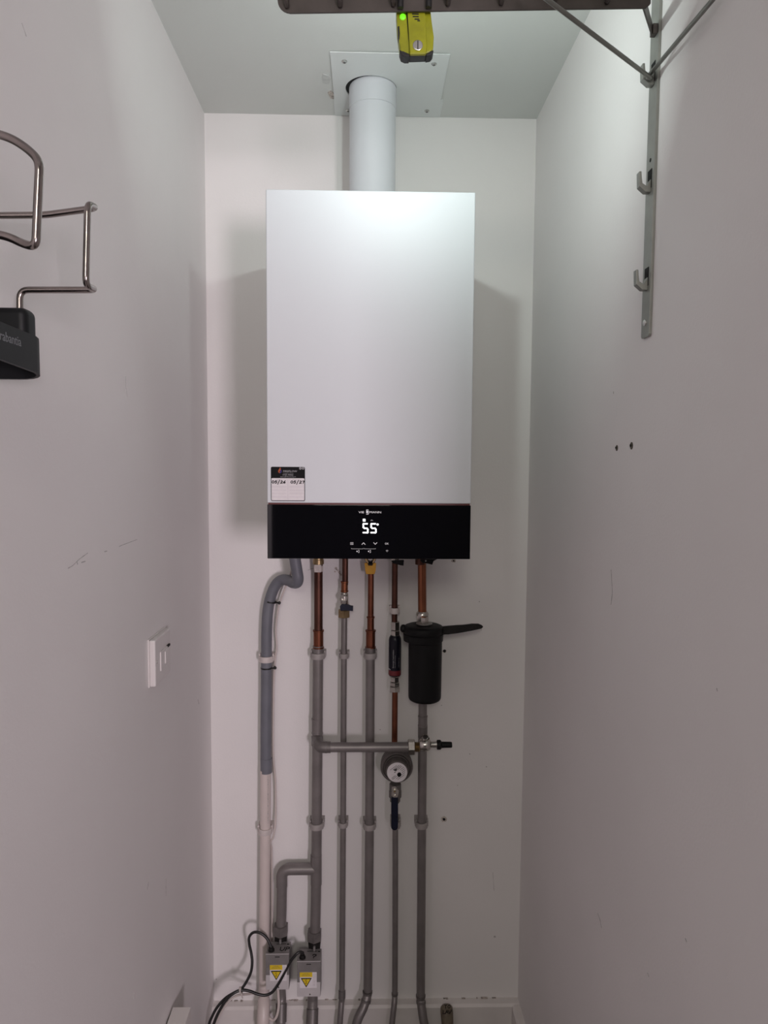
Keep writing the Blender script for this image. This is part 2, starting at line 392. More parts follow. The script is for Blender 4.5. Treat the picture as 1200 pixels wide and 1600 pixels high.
# lettering
b = MB().text('VIE', 4.6*PXM, Q(560.2, 801.9), UX, UZ, 'LEFT', .0001, sx=1.42)
b.text('MANN', 4.6*PXM, Q(576.8, 801.9), UX, UZ, 'LEFT', .0001, sx=1.38)
b.strokes([[(1.6, 3.2), (-1.3, 3.2), (-1.3, 1.4), (1.5, 1.4), (1.5, -.2), (-1, -.2)], [(1.3, .6), (-1.5, .6), (-1.5, -1.3), (1.4, -1.3), (1.4, -3.4), (-1.5, -3.4)]], Q(574, 800), UX, UZ, PXM, .85*PXM)
b.build('brand_lettering', 'prt', cp)
b = MB()
for k in (-1.5, 0, 1.5): b.strokes([[(-2.3, k), (2.3, k)]], Q(549.7, 849.2), UX, UZ, PXM, .75*PXM)
b.build('menu_icon', 'dim', cp)
MB().strokes([[(-2.6, -1.5), (0, 1.3), (2.6, -1.5)]], Q(568, 849.3), UX, UZ, PXM, .75*PXM).build('up_arrow_icon', 'prt', cp)
MB().strokes([[(-2.6, 1.5), (0, -1.3), (2.6, 1.5)]], Q(586.4, 849.3), UX, UZ, PXM, .75*PXM).build('down_arrow_icon', 'prt', cp)
MB().text('OK', 4.2*PXM, Q(604.3, 850.9), UX, UZ, 'CENTER', .0001).build('ok_lettering', 'prt', cp)
MB().strokes([[(-9, 1.2), (-9, 0), (9, 0), (9, .8)]], Q(558.2, 857.6), UX, UZ, PXM, .5*PXM).strokes([[(-9, 1.2), (-9, 0), (9, 0), (9, .8)]], Q(577.8, 857.6), UX, UZ, PXM, .5*PXM).build('bracket_marks', 'dim', cp)
for x in (559, 577):
    b = MB().cyl(Q(x-1, 861.6), Q(x-1, 861.6)+V(0, -.0003, 0), 1*PXM, 12)
    b.strokes([[(.9, 1.8), (2, 1.8), (2, -1.8), (.9, -1.8)], [(-2, 0), (-1, 1.2)]], Q(x, 861.6), UX, UZ, PXM, .55*PXM).build('function_icon', 'prt', cp)
MB().strokes([[(-1.9, .6), (0, 1.6), (1.9, .6)], [(-1.1, -.3), (0, .4), (1.1, -.3)], [(-.2, -1.2), (.2, -1.2)]], Q(604.8, 861), UX, UZ, PXM, .6*PXM).build('wireless_icon', 'dim', cp)
# service sticker
def QS(x, y): return PY(x, y, BF-.0004)
x0, x1, y0, y1 = 423.2, 476.6, 729.3, 783
def rrect(c0, c1, r, n=5):
    cx0, cz1, cx1, cz0 = c0.x, c0.z, c1.x, c1.z; pts = []
    for cx, cz, a0 in [(cx1-r, cz1-r, 0), (cx0+r, cz1-r, PI/2), (cx0+r, cz0+r, PI), (cx1-r, cz0+r, 1.5*PI)]:
        for k in range(n+1):
            a = a0+PI/2*k/n; pts.append(V(cx+r*math.cos(a), c0.y, cz+r*math.sin(a)))
    return pts
st = MB().prism(rrect(QS(x0, y0), QS(x1, y1), .0028), (0, -.0003, 0)).build('service_sticker', 'ink', bo)
st['label'] = 'black and white service date sticker'
pa = MB().prism([p+V(0, -.0003, 0) for p in rrect(QS(424.2, 747), QS(475.6, 782), .0018)], (0, -.00015, 0)).build('date_panel', 'paper', st)
def QT(x, y): return PY(x, y, BF-.0009)
b = MB().text('FIREFLOW', 4.1*PXM, QT(442, 737.7), UX, UZ, 'LEFT', .00005, shear=.15, sx=1.14)
b.text('PLUMBING & HEATING', 1.2*PXM, QT(442.3, 740), UX, UZ, 'LEFT', .00005, sx=1.3)
b.text('07484 789866', 2.5*PXM, QT(450, 743), UX, UZ, 'CENTER', .00005, sx=1.15)
b.text('enquiries@fireflowheating.com', 2.0*PXM, QT(450, 745.6), UX, UZ, 'CENTER', .00005, sx=.95)
for x in (469.3, 473.6):
    c = QT(x, 731.8); b.lathe(c, (0, -1, 0), [(0, 1.9*PXM), (.0001, 1.9*PXM), (.0001, 1.1*PXM), (0, 1.1*PXM)], 16, cap=False)
    b.strokes([[(0, -1), (0, 1)], [(-.5, .3), (.5, .3)]], c, UX, UZ, PXM, .4*PXM, .0001)
b.build('sticker_lettering', 'pale', st)
c = QT(437.3, 735)
MB().strokes([[(.6, 3.8), (-.6, 1.6), (-2.1, -.6), (-1.9, -2.6), (-.6, -3.6)], [(.6, 3.6), (.9, 1.6), (-.5, -.8), (-.5, -2)]], c, UX, UZ, PXM, 1.1*PXM, .0001).build('flame_logo', 'orange', st)
MB().strokes([[(1.2, .4), (2.1, -1.2), (1.6, -3), (.2, -3.7)]], c, UX, UZ, PXM, 1.0*PXM, .0001).build('flame_logo', 'violet', st)
b = MB()
for y in (760.4, 765.8, 770.8, 776.4): b.strokes([[(0, 0), (22.5, 0)], [(26.5, 0), (49, 0)]], QT(425, y), UX, UZ, PXM, .35*PXM, .00008)
b.strokes([[(0, 0), (0, -31)]], QT(449.8, 749), UX, UZ, PXM, .35*PXM, .00008)
b.build('ruled_lines', 'rule', st)
b = MB().text('Service Date', 1.7*PXM, QT(436.5, 749.7), UX, UZ, 'CENTER', .00005).text('Next Service Due', 1.7*PXM, QT(463, 749.7), UX, UZ, 'CENTER', .00005)
b.build('column_headings', 'scuff', st)
DG = {'0': [[(.5, 0), (.1, .3), (.15, .8), (.5, 1), (.9, .7), (.85, .2), (.5, 0)]], '5': [[(.9, .95), (.3, 1), (.2, .55), (.7, .6), (.85, .3), (.6, 0), (.1, .1)]],
      '/': [[(.2, -.4), (.75, 1.25)]], '2': [[(.15, .8), (.5, 1), (.85, .75), (.5, .35), (.1, 0), (.95, .05)]], '6': [[(.8, 1), (.3, .6), (.15, .2), (.5, 0), (.85, .25), (.6, .5), (.2, .35)]],
      '7': [[(.1, .9), (.9, .95), (.6, .45), (.45, 0)]], 'U': [[(.1, 1), (.15, .2), (.5, 0), (.8, .3), (.85, 1)]], 'P': [[(.25, 0), (.3, 1), (.8, .95), (.85, .6), (.3, .45)]],
      '?': [[(.15, .75), (.4, 1), (.8, .85), (.75, .55), (.45, .4), (.45, .25)], [(.45, .05), (.46, .0)]], 'T': [[(0, 1), (1, 1)], [(.5, 1), (.5, 0)]], 'O': [[(.5, 0), (.1, .4), (.3, .95), (.8, .9), (.9, .3), (.5, 0)]],
      'L': [[(.2, 1), (.2, 0), (.9, .05)]], 'A': [[(0, 0), (.5, 1), (1, 0)], [(.2, .4), (.8, .4)]], 'V': [[(0, 1), (.5, 0), (1, 1)]]}
def hand(b, s, at, ux, uy, h, adv, w, t=.0002, sx=.8):
    for i, ch in enumerate(s): b.strokes(DG[ch], Vector(at)+Vector(ux).normalized()*adv*i, ux, Vector(uy)+Vector(ux)*.12, h, w, t)
    return b
hand(MB(), '05/26', QT(424.4, 755), UX, UZ, 4.0*PXM, 4.4*PXM, 1.15*PXM).build('handwritten_date', 'ink', st)
hand(MB(), '05/27', QT(453.8, 755.2), UX, UZ, 4.0*PXM, 4.45*PXM, 1.1*PXM).build('handwritten_date', 'ink', st)
# underside outlets
for x, r in [(461, .014), (497, .016), (539, .012), (579, .016), (617, .012), (659, .016)]:
    q = PY(x, 872, YP); MB().lathe((q.x, YP-.09, BB+.013), (0, 0, -1), [(0, r), (.004, r)], 20).build('outlet_collar', 'black', bo)

# ------------------------------------------------------------------ pipework
def X_at(px, py, Y=YP): return PY(px, py, Y).x
def Z_at(py, px=600, Y=YP): return PY(px, py, Y).z
ZTOP = BB+.02                                               # pipes run up to the boiler's underside, behind the panel
def seg(t, name, m, x, ztop, zbot, r, Y=YP, n=28): return MB().cyl((x, Y, zbot), (x, Y, ztop), r, n).build(name, m, t)
def socket(t, name, m, x, zt, zb, r, Y=YP, ring=.0018):
    L = zt-zb
    return MB().lathe((x, Y, zb), (0, 0, 1), [(0, r), (.0005, r+ring), (.004, r+ring), (.0048, r), (L-.0048, r), (L-.004, r+ring), (L-.0005, r+ring), (L, r)], 28).build(name, m, t)
def clip(px, py, r, label, m='clipg', x=None, Y=YP, band=.0150):
    x = X_at(px, py, Y) if x is None else x; z = Z_at(py, px, Y)
    t = thing('pipe_clip', label, 'pipe clip', (x, YW, z), 'clips holding the pipes to the back wall')
    R = r+.0004; b = MB(); n = 18; W = .0035
    # front hoop
    vo, vi = [], []
    for k in range(n+1):
        a = PI+PI*k/n; vo.append((math.cos(a)*(R+W), math.sin(a)*(R+W))); vi.append((math.cos(a)*R, math.sin(a)*R))
    poly = [V(x+a, Y+c, z-band/2) for a, c in vo]+[V(x+a, Y+c, z-band/2) for a, c in vi[::-1]]
    b.prism(poly, (0, 0, band)); b.build('hoop', m, t)
    # arms and foot
    h = band*.95
    b = MB()
    for s in (-1, 1):
        b.prism([V(x+s*R, Y+.0005, z-h*.4), V(x+s*(R+.0052), Y+.0005, z-h*.4), V(x+s*(R+.0052), Y+.0005, z+h*.75), V(x+s*(R+.0015), Y+.0005, z+h*.95), V(x+s*R, Y+.0005, z+h*.6)], (0, .010, 0))
    b.prism([V(x-R-.005, Y+R+.0008, z-h*.5), V(x+R+.005, Y+R+.0008, z-h*.5), V(x+R+.005, Y+R+.0008, z+h*.6), V(x-R-.005, Y+R+.0008, z+h*.6)], (0, YW-Y-R-.001, 0))
    for s in (-1, 1):
        b.prism([V(x+s*(R+.0006), Y+.009, z-h*.4), V(x+s*(R+.005), Y+.009, z-h*.4), V(x+s*(R+.005), Y+.009, z+h*.6), V(x+s*(R+.0006), Y+.009, z+h*.6)], (0, R-.006, 0))
    b.build('cradle', m, t)
    return t
def tail(pts):                                               # (px, py, Y) centre line
    return [PY(*q) for q in pts]

# --- 1 condensate
xc = X_at(415.5, 1100)
t = thing('condensate_pipe', 'white plastic waste pipe with grey flexible hose on top, leftmost pipe', 'pipe', (xc, YP, .02))
H = [PY(459, 860, 1.765), PY(461.3, 876, 1.765), PY(464, 893, 1.765), PY(465.5, 903, 1.766), PY(464, 910, 1.776), PY(458, 910.5, 1.80), PY(449, 906.5, 1.825), PY(440, 906.5, 1.84), PY(431, 914, 1.846), PY(423.5, 931, YP), PY(418.5, 955, YP), PY(416.6, 990, YP), PY(416.3, 1030, YP), PY(416, 1080, YP), PY(415.5, 1130, YP), PY(415.5, 1190, YP)]
MB().tube(H, .0142, 20, 8).build('flexible_hose', 'hose', t)
seg(t, 'hose_cuff', 'hose', X_at(416, 1195), Z_at(1184), Z_at(1206), .0153)
MB().tube([PY(415, 1203, YP), PY(414.5, 1300, YP), PY(413.5, 1420, YP), PY(412.7, 1545, YP), PY(412.5, 1562, YP-.003), PY(412, 1574, YP-.02), PY(411, 1592, YP-.034), PY(411, 1625, YP-.04), PY(411, 1660, YP-.04)], .0142, 20, 6).build('waste_pipe', 'cond', t)
MB().tube([PY(412.4, 1562, YP-.006), PY(412, 1574, YP-.021), PY(411, 1592, YP-.034), PY(411, 1606, YP-.037)], .0168, 20, 6).build('bend_fitting', 'cond', t)
b = MB()
for k in range(24):
    y = 1212+k*3.0+(k % 5)*.6
    if random.random() < .8:
        q = PY(418.8, y, YP-.0139); b.box(q+V(-.0008, -.0004, 0), q+V(.0010, .0002, random.uniform(.001, .0035)))
q = PY(418.8, 1212, YP-.0139); q2 = PY(418.6, 1287, YP-.0139); b.box((q.x-.0003, q.y-.0003, q2.z), (q.x+.0003, q.y+.0002, q.z))
b.build('printed_lettering', 'scuff', t)
tie = MB()
for k, (c, r, hx, hy) in enumerate([((423, 940), .0152, 436.5, 942), ((416.3, 1043.5), .0150, 429.8, 1043.5)]):
    p = PY(*c, YP); ax = (PY(421, 948, YP)-PY(426.5, 926, YP)) if k == 0 else V(0, 0, 1)
    tt = thing('cable_tie', ['black cable tie near the top bend of the grey hose', 'black cable tie on grey hose just below the white pipe clip'][k], 'cable tie', p, 'black cable ties on the grey hose')
    if k == 0: ax = Vector((.18, 0, 1))
    MB().lathe(p-Vector(ax).normalized()*.002, ax, [(0, .0145), (0, r), (.004, r), (.004, .0145)], 28, cap=False).build('strap', 'tieb', tt)
    h = PY(hx, hy, YP-.004); MB().tube([PY(c[0]+7, c[1]+1, YP-.012), h], .0022, 8, 1).ball(h, .0042, 8).build('head', 'tieb', tt)
clip(416, 1029, .0146, 'white pipe clip round the grey flexible hose', 'clip', x=X_at(416.2, 1029))
clip(414.3, 1297, .0146, 'white pipe clip round the leftmost white waste pipe', 'clip', x=X_at(414.3, 1297))

# --- 2 heating flow
x2 = X_at(496, 1080); x2c = X_at(497.5, 940)
t2 = thing('heating_pipe', 'thick grey pipe with copper top and white tape, left of crossbar', 'pipe', (x2, YP, .02))
seg(t2, 'copper_section', 'copperd', x2c, ZTOP, Z_at(1016), .0113)
MB().lathe((x2c, YP, Z_at(882)), (0, 0, 1), [(0, .0128), (.001, .0146), (.012, .0146), (.013, .013), (.03, .013)], 28).build('union_nut', 'brass', t2)
b = MB().box((x2c-.0105, YP-.0148, Z_at(893.5)), (x2c+.0085, YP-.004, Z_at(881.5)), .002); b.build('tape_wrap', 'tape', t2)
seg(t2, 'tape_wrap', 'tape', x2c, Z_at(884), Z_at(893), .0120)
socket(t2, 'press_coupling', 'copper', x2c, Z_at(984), Z_at(1013), .0130)
s = MB().tube([PY(497, 1009, YP), PY(496, 1140, YP), PY(495, 1270, YP), PY(493.6, 1400, YP), PY(492.3, 1456, YP)], .01395, 28, 3).build('grey_section', 'grey', t2)
socket(t2, 'tee_socket', 'grey', X_at(495.6, 1133), Z_at(1122), Z_at(1146), .0143, ring=.0008)
q = PY(495.5, 1152, YP)
MB().tube(rpath([(q.x, YP, Z_at(1164)), (q.x, YP, Z_at(1150)), ], .01), .0150, 24, 1).build('tee_body', 'greyd', t2)
YX = YP-.048                                               # the crossbar's distance
zx = PY(560, 1167.5, YX).z; xa = PY(496, 1167, YX).x
MB().tube(rpath([(q.x, YP-.006, zx+.006), (xa+.003, YX, zx), (xa+.034, YX, zx)], .022), .0143, 24, 1).build('elbow', 'greyd', t2)
xv = PY(665, 1163, YX).x
MB().cyl((PY(505, 1167, YX).x, YX, zx), (PY(640, 1167, YX).x, YX, zx), .0124, 28).build('crossbar', 'grey', t2)
MB().lathe((PY(508, 1167, YX).x, YX, zx), (1, 0, 0), [(0, .0135), (.0005, .0148), (.005, .0148), (.0055, .0135)], 28).build('crossbar_ring', 'greyd', t2)
# lower tee and branch
zb_ = Z_at(1357); xb = X_at(440.5, 1400)
MB().tube(rpath([(X_at(492, 1357), YP, zb_), (xb, YP, zb_), (xb, YP, Z_at(1384))], .030, 8), .0150, 24, 1).build('branch_elbow', 'grey', t2)
MB().tube([PY(440.6, 1378, YP), PY(440, 1420, YP), PY(438.8, 1452, YP)], .0138, 24, 2).build('branch_section', 'grey', t2)
seg(t2, 'tee_socket', 'grey', X_at(494, 1360), Z_at(1335), Z_at(1381), .0150)
clip(496.8, 1024, .0146, 'upper grey clip on the thick pipe under its copper top, left of crossbar')
clip(494.8, 1289, .0146, 'lower grey clip on the thick pipe above the branch elbow')

# --- 3 narrow hot pipe
x3 = X_at(537.5, 1000); x3b = X_at(534.5, 1480)
t3 = thing('hot_water_pipe', 'narrow grey pipe with blue-lever valve and copper top, third from left', 'pipe', (x3, YP, .02))
seg(t3, 'copper_section', 'copperd', X_at(539.3, 890), ZTOP, Z_at(914), .0078)
socket(t3, 'press_coupling', 'copperb', X_at(538.3, 916), Z_at(908), Z_at(925), .0087, ring=.0014)
v = MB(); xv3 = X_at(538, 935)
v.lathe((xv3, YP, Z_at(945)), (0, 0, 1), [(0, .0085), (.004, .0105), (.028, .0105), (.033, .008)], 24)
v.build('valve_body', 'nickel', t3)
MB().lathe(PY(537.2, 934.5, YP-.008), (0, -1, 0), [(0, .0105), (.006, .0105), (.007, .0095), (.007, .0055), (.002, .005), (.002, 0)], 26, cap=False).build('valve_port', 'nickel', t3)
a = PY(541, 949.3, YP-.013)
bl_ = MB().prism([PY(*q, YP-.016) for q in [(531, 948), (533.5, 944.5), (541, 943.8), (545.5, 946.3), (551.8, 947), (551.5, 955), (545, 954.5), (538, 953), (532, 955)]], (0, .007, 0), .001).build('blue_lever', 'blue', t3)
bl_['label'] = 'small blue lever'
MB().hexnut((x3, YP, Z_at(964.5)), (x3, YP, Z_at(952.5)), .0165).build('brass_nut', 'brass', t3)
MB().tube([PY(538, 962, YP), PY(537, 1080, YP), PY(536.2, 1260, YP), PY(535.2, 1420, YP), PY(534.3, 1552, YP), PY(533.5, 1566, YP-.010), PY(531, 1600, YP-.026), PY(528, 1650, YP-.03)], .0079, 20, 5).build('grey_section', 'grey', t3)
MB().lathe(PY(534.2, 1560, YP-.004), (0, .2, 1), [(0, .0084), (.0005, .0095), (.02, .0095), (.0205, .0084)], 22).build('pipe_coupling', 'greyd', t3)
clip(537.4, 1024.5, .0083, 'small upper clip on narrow pipe below the blue-lever valve', band=.0125)
clip(535.9, 1288, .0083, 'small lower clip on narrow pipe, third from left', band=.0125)

# --- 4 gas
t4 = thing('gas_pipe', 'grey pipe with yellow tap and bright copper reducer, fourth from left', 'pipe', (X_at(578, 1100), YP, .02))
x4 = X_at(579.3, 940)
seg(t4, 'copper_section', 'copper', x4, ZTOP, Z_at(970), .0078)
MB().lathe(PY(578.6, 872, YP-.006), (0, -1, 0), [(0, .0150), (.006, .0150), (.008, .0135), (.008, .010), (.003, .0095), (.003, 0)], 28, cap=False).build('brass_tap_body', 'brass', t4)
MB().lathe(PY(578.6, 872, YP-.008), (0, -1, 0), [(0, .0088), (.004, .0085), (.006, .006), (.006, 0)], 20, cap=False).build('tap_spindle', 'nickel', t4)
yl = MB().prism([PY(*q, YP-.018) for q in [(569.4, 879.8), (574.5, 879.8), (575, 884.5), (582.5, 884.5), (583, 879.8), (587.8, 879.8), (587, 891), (585.5, 897.2), (572, 897.2), (570.6, 891)]], (0, .010, 0), .0012).build('yellow_lever', 'yellow', t4)
yl['label'] = 'bright yellow lever'
MB().box(PY(575, 888.5, YP-.014), PY(582.5, 876, YP-.006), .001).build('lever_stem', 'spool', t4)
socket(t4, 'press_coupling', 'copper', x4, Z_at(963), Z_at(986), .0090)
socket(t4, 'press_reducer', 'copper', X_at(579, 998), Z_at(984), Z_at(1012.5), .0122)
seg(t4, 'adaptor_collar', 'greyd', X_at(578.6, 1015), Z_at(1011), Z_at(1020), .0140)
MB().tube([PY(578.6, 1012, YP), PY(578, 1150, YP), PY(577.2, 1300, YP), PY(575.8, 1450, YP), PY(574.6, 1542, YP), PY(573.6, 1556, YP-.004), PY(568, 1574, YP-.018), PY(560.5, 1590, YP-.028), PY(556, 1606, YP-.032), PY(552, 1640, YP-.034)], .0120, 26, 6).build('grey_section', 'grey', t4)
for q, ax, r in [((574.2, 1550), (0, 0, 1), .0134), ((571.8, 1564), (.24, .34, 1), .0134)]:
    MB().lathe(PY(*q, YP-.004 if q[1] < 1560 else YP-.011), ax, [(-.003, .012), (-.003, r), (.003, r), (.003, .012)], 26, cap=False).build('weld_ring', 'greyd', t4)
clip(578.5, 1024, .0126, 'grey clip on the pipe just below the copper reducer, fourth from left', m='clipg')
clip(577.3, 1290, .0126, 'lower grey clip on the fourth pipe, left of the water meter lever')

# --- 5 cold feed (copper, between boiler and meter)
x5 = X_at(616.7, 920)
t5 = thing('cold_feed_pipe', 'dull brown copper pipe above the navy cylinder, white clip at its middle', 'pipe', (x5, YP, Z_at(975)))
seg(t5, 'copper_section', 'copperd', x5, ZTOP, Z_at(975), .0076)
MB().prism([PY(*q, YP-.020) for q in [(611.5, 876.5), (631.2, 875.3), (630.5, 884), (625.5, 883.3), (613.5, 880)]], (0, .010, 0), .001).build('black_tap_handle', 'blackp', t5)
MB().lathe((x5, YP, Z_at(878)), (0, 0, 1), [(0, .0095), (.002, .0115), (.02, .0115)], 6).build('tap_nut', 'nickel', t5)
clip(616.8, 954, .0080, 'white clip on the brown copper pipe above the navy cylinder', 'clip', band=.0150)
t5b = thing('scale_inhibitor', 'navy in-line cylinder with red base on copper pipe beside the black filter', 'water treatment cylinder', (x5, YP, Z_at(1080)))
xi = X_at(617, 1025); RI = .0165
MB().lathe((xi, YP, Z_at(1055)), (0, 0, 1), [(0, RI*.86), (.003, RI), (Z_at(1000)-Z_at(1055), RI), (Z_at(996)-Z_at(1055), RI*.93), (Z_at(992.5)-Z_at(1055), RI*.72)], 36).build('body', 'navy', t5b)
rb = MB().lathe((xi, YP, Z_at(1053.4)), (0, 0, 1), [(0, RI*1.005), (Z_at(1046)-Z_at(1053.4), RI*1.008)], 36, cap=False).build('red_band', 'maroon', t5b)
rb['label'] = 'dark red band'
MB().lathe((xi, YP, Z_at(1057)), (0, 0, 1), [(0, RI*.80), (.0035, RI*.92), (.0045, RI*.8)], 30).build('end_ring', 'nickel', t5b)
for y0_, y1_, r in [(984, 971, .0122), (992, 984.6, .0125)]:
    MB().hexnut((xi, YP, Z_at(y0_)), (xi, YP, Z_at(y1_)), r).build('compression_nut', 'nickel', t5b)
MB().lathe((xi, YP, Z_at(1000)), (0, 0, 1), [(0, .0135), (Z_at(991)-Z_at(1000), .0092)], 26).build('neck', 'nickel', t5b)
for y0_, y1_, r in [(1065, 1057, .0115), (1071.5, 1065.5, .0135), (1080, 1072, .0145)]:
    MB().hexnut((xi, YP, Z_at(y0_)), (xi, YP, Z_at(y1_)), r).build('compression_nut', 'nickel', t5b)
yi = YP-RI-.0002; dn, up = V(0, 0, -1), V(0, 0, 1); kx = .00168
b = MB().text('Electrolytic Scale Inhibitor', .0046, PY(615.2, 1044, yi), up, V(-1, 0, 0), 'LEFT', .0001)
b.text('Fitted in accordance with instructions', .0022, PY(617.6, 1044, yi), up, V(-1, 0, 0), 'LEFT', .0001)
b.text('Chemical Free', .0044, PY(623.2, 1043, yi+.003), up, V(-1, .35, 0), 'LEFT', .0001)
b.build('sleeve_lettering', 'pale', t5b)
MB().strokes([[(0, 0), (1, .5), (2.2, 2.2)], [(.2, 1.2), (1.4, 1.8)]], PY(610, 1047, yi+.0035), up, V(-1, -.3, 0), .0026, .0009, .0002).build('sleeve_logo', 'paper', t5b)
t5c = thing('copper_pipe', 'short brown copper pipe between navy cylinder and the water meter', 'pipe', (xi, YP, Z_at(1178)))
seg(t5c, 'tube', 'copper', X_at(616.8, 1120), Z_at(1078), Z_at(1182), .0076)

# water meter
ym = YP-.004; cm = PY(619.8, 1198, ym-.018)
t = thing('water_meter', 'round grey water meter with white dial label under the crossbar', 'water meter', (cm.x, ym, cm.z-.045))
Rm = .0425
MB().lathe((cm.x, ym+.022, cm.z), (0, -1, 0), [(0, .034), (.012, .041), (.034, Rm), (.042, Rm), (.045, Rm-.003), (.045, Rm-.0055), (.041, Rm-.0065), (.041, Rm-.0085), (.046, Rm-.0095), (.046, Rm-.012), (.038, .029)], 56).build('meter_body', 'meter', t)
MB().lathe((cm.x, ym-.014, cm.z), (0, -1, 0), [(0, .031), (.028, .0300), (.033, .0285)], 48).build('register_drum', 'meter', t)
yd = ym-.0475
dl = MB().lathe((cm.x, yd, cm.z-.002), (0, -1, 0), [(0, .0263), (.0006, .0263)], 44).build('dial_label', 'paper', t)
dk = cm+V(0, 0, -.002); dk.y = yd-.0008
MB().prism([dk+V(.0055+math.cos(a)*.0056, 0, -.0058+math.sin(a)*.0062) for a in [2*PI*k/12 for k in range(12)]], (0, .0004, 0)).build('dial_window', 'ink', dl)
R45u, R45v = V(.80, 0, .60), V(-.60, 0, .80); b = MB()
for r_, (u0, u1) in [(.016, (-.010, .010)), (.0125, (-.004, .016)), (.009, (-.001, .019)), (.0055, (.004, .020)), (.001, (.011, .022)), (-.0035, (.012, .021)), (-.008, (.010, .020)), (-.012, (-.012, .016)), (-.016, (-.010, .012)), (-.0075, (-.021, -.006)), (-.004, (-.020, -.008))]:
    uu = u0
    while uu < u1:
        w = random.uniform(.0012, .004); b.strokes([[(uu, r_), (min(uu+w, u1), r_)]], dk, R45u, R45v, 1, .0009, .0002); uu += w+.0009
b.strokes([[(-.008, .0065), (-.002, .0098), (-.003, .0045), (-.008, .0065)], [(-.0065, .0005), (-.005, .001)]], dk, UX, UZ, 1, .0022, .0002)
b.build('dial_print', 'ink', dl)
MB().lathe((X_at(617, 1182), YP, Z_at(1184)), (0, 0, 1), [(0, .014), (.016, .014), (.018, .011)], 6).build('inlet_nut', 'greyd', t)

# ball valve with lever
xq = X_at(617.5, 1236)
t = thing('ball_valve', 'nickel ball valve with long navy lever hanging below the water meter', 'ball valve', (xq, YP, Z_at(1262)))
MB().lathe((xq, YP, Z_at(1254)), (0, 0, 1), [(0, .0105), (.003, .0135), (.012, .0135), (.015, .0165), (.032, .0165), (.035, .0155), (.052, .0155), (.054, .012)], 8).build('valve_body', 'greyd', t)
MB().cyl((xq-.001, YP-.012, Z_at(1236.5)), (xq-.001, YP-.036, Z_at(1236.5)), .006, 16).build('stem', 'nickel', t)
yl_ = YP-.033
MB().prism([PY(*q, yl_) for q in [(612, 1247), (612, 1231.5), (614, 1229.3), (618.5, 1229.3), (623.2, 1236), (621.2, 1247)]], (0, .003, 0), .0006).build('lever_plate', 'nickel', t)
MB().hexnut(PY(616.6, 1236.3, yl_), PY(616.6, 1236.3, yl_)+V(0, -.005, 0), .0055).build('lever_nut', 'nickel', t)
MB().cyl(PY(616.6, 1236.3, yl_-.005), PY(616.6, 1236.3, yl_)+V(0, -.007, 0), .0025, 12).build('stem_end', 'brass', t)
def outline(x0_, x1_, ya_, yb_, r, Y):
    pts = []; rr = r
    pts += [PY(x0_, ya_, Y), PY(x1_, ya_, Y)]
    cxm = (x0_+x1_)/2; hw = (x1_-x0_)/2
    for k in range(9):
        a = PI*k/8; pts.append(PY(cxm+hw*math.cos(a), yb_-hw+hw*math.sin(a), Y))
    return pts
MB().prism(outline(611.3, 622, 1246, 1298, 5, yl_-.004), (0, .009, 0), .0018).build('blue_lever', 'blue', t)
# lower supply
t = thing('cold_supply_pipe', 'narrow grey pipe running down from the lever valve to the floor', 'pipe', (X_at(617.5, 1400), YP, .02))
MB().tube([PY(617.6, 1250, YP), PY(617.6, 1380, YP), PY(617.2, 1500, YP), PY(616.8, 1550, YP), PY(616, 1568, YP-.012), PY(612.5, 1600, YP-.026), PY(609, 1650, YP-.03)], .0077, 20, 5).build('grey_section', 'grey', t)
MB().lathe(PY(616.8, 1553, YP-.001), (0, 0, 1), [(-.003, .0075), (-.003, .0088), (.003, .0088), (.003, .0075)], 22, cap=False).build('weld_ring', 'greyd', t)
clip(618.2, 1288, .0082, 'clip behind the navy lever on the narrow supply pipe', band=.018)

# --- 6 heating return with filter
t6 = thing('heating_return_pipe', 'thick pipe carrying the black filter, rightmost of the row', 'pipe', (X_at(659, 1300), YP, .02))
MB().tube([(X_at(658.3, 880), YP, ZTOP), PY(659.8, 958, YP)], .0110, 26, 1).build('copper_section', 'copperb', t6)
MB().lathe((X_at(657, 876), YP, Z_at(882)), (0, 0, 1), [(0, .0115), (.001, .0138), (.03, .0138)], 24).build('tap_union', 'copperd', t6)
MB().prism([PY(*q, YP-.026) for q in [(656, 873), (657.5, 877), (660.5, 880.2), (668, 880), (675.5, 882.7), (677.2, 876), (684, 873.6), (684, 868), (656, 868)]], (0, .012, 0), .001).build('black_tap_handle', 'blackp', t6)
MB().lathe(PY(665.2, 876.3, YP-.0265), (0, -1, 0), [(0, .0022), (.0008, .0022)], 12).build('handle_screw', 'chrome', t6)
MB().hexnut((X_at(659.9, 965), YP, Z_at(985)), (X_at(659.9, 965), YP, Z_at(960.5)), .0172).build('compression_nut', 'nickel', t6)
MB().lathe((X_at(659.9, 958), YP, Z_at(961)), (0, 0, 1), [(0, .0165), (.006, .0160), (.010, .0125)], 28).build('nut_collar', 'nickel', t6)
seg(t6, 'grey_section', 'grey', X_at(660.6, 1100), Z_at(1060), Z_at(1120), .0113)
socket(t6, 'pipe_socket', 'grey', X_at(660.6, 1125), Z_at(1118), Z_at(1135), .0120, ring=.0007)
seg(t6, 'adaptor', 'greyd', X_at(660.6, 1142), Z_at(1134), Z_at(1152), .0125)
MB().tube([PY(660.4, 1150, YP), PY(659.4, 1260, YP), PY(658.4, 1400, YP), PY(657.4, 1550, YP), PY(657.6, 1564, YP-.008), PY(661, 1590, YP-.024), PY(664, 1610, YP-.03), PY(666, 1650, YP-.032)], .0116, 26, 5).build('lower_grey_section', 'grey', t6)
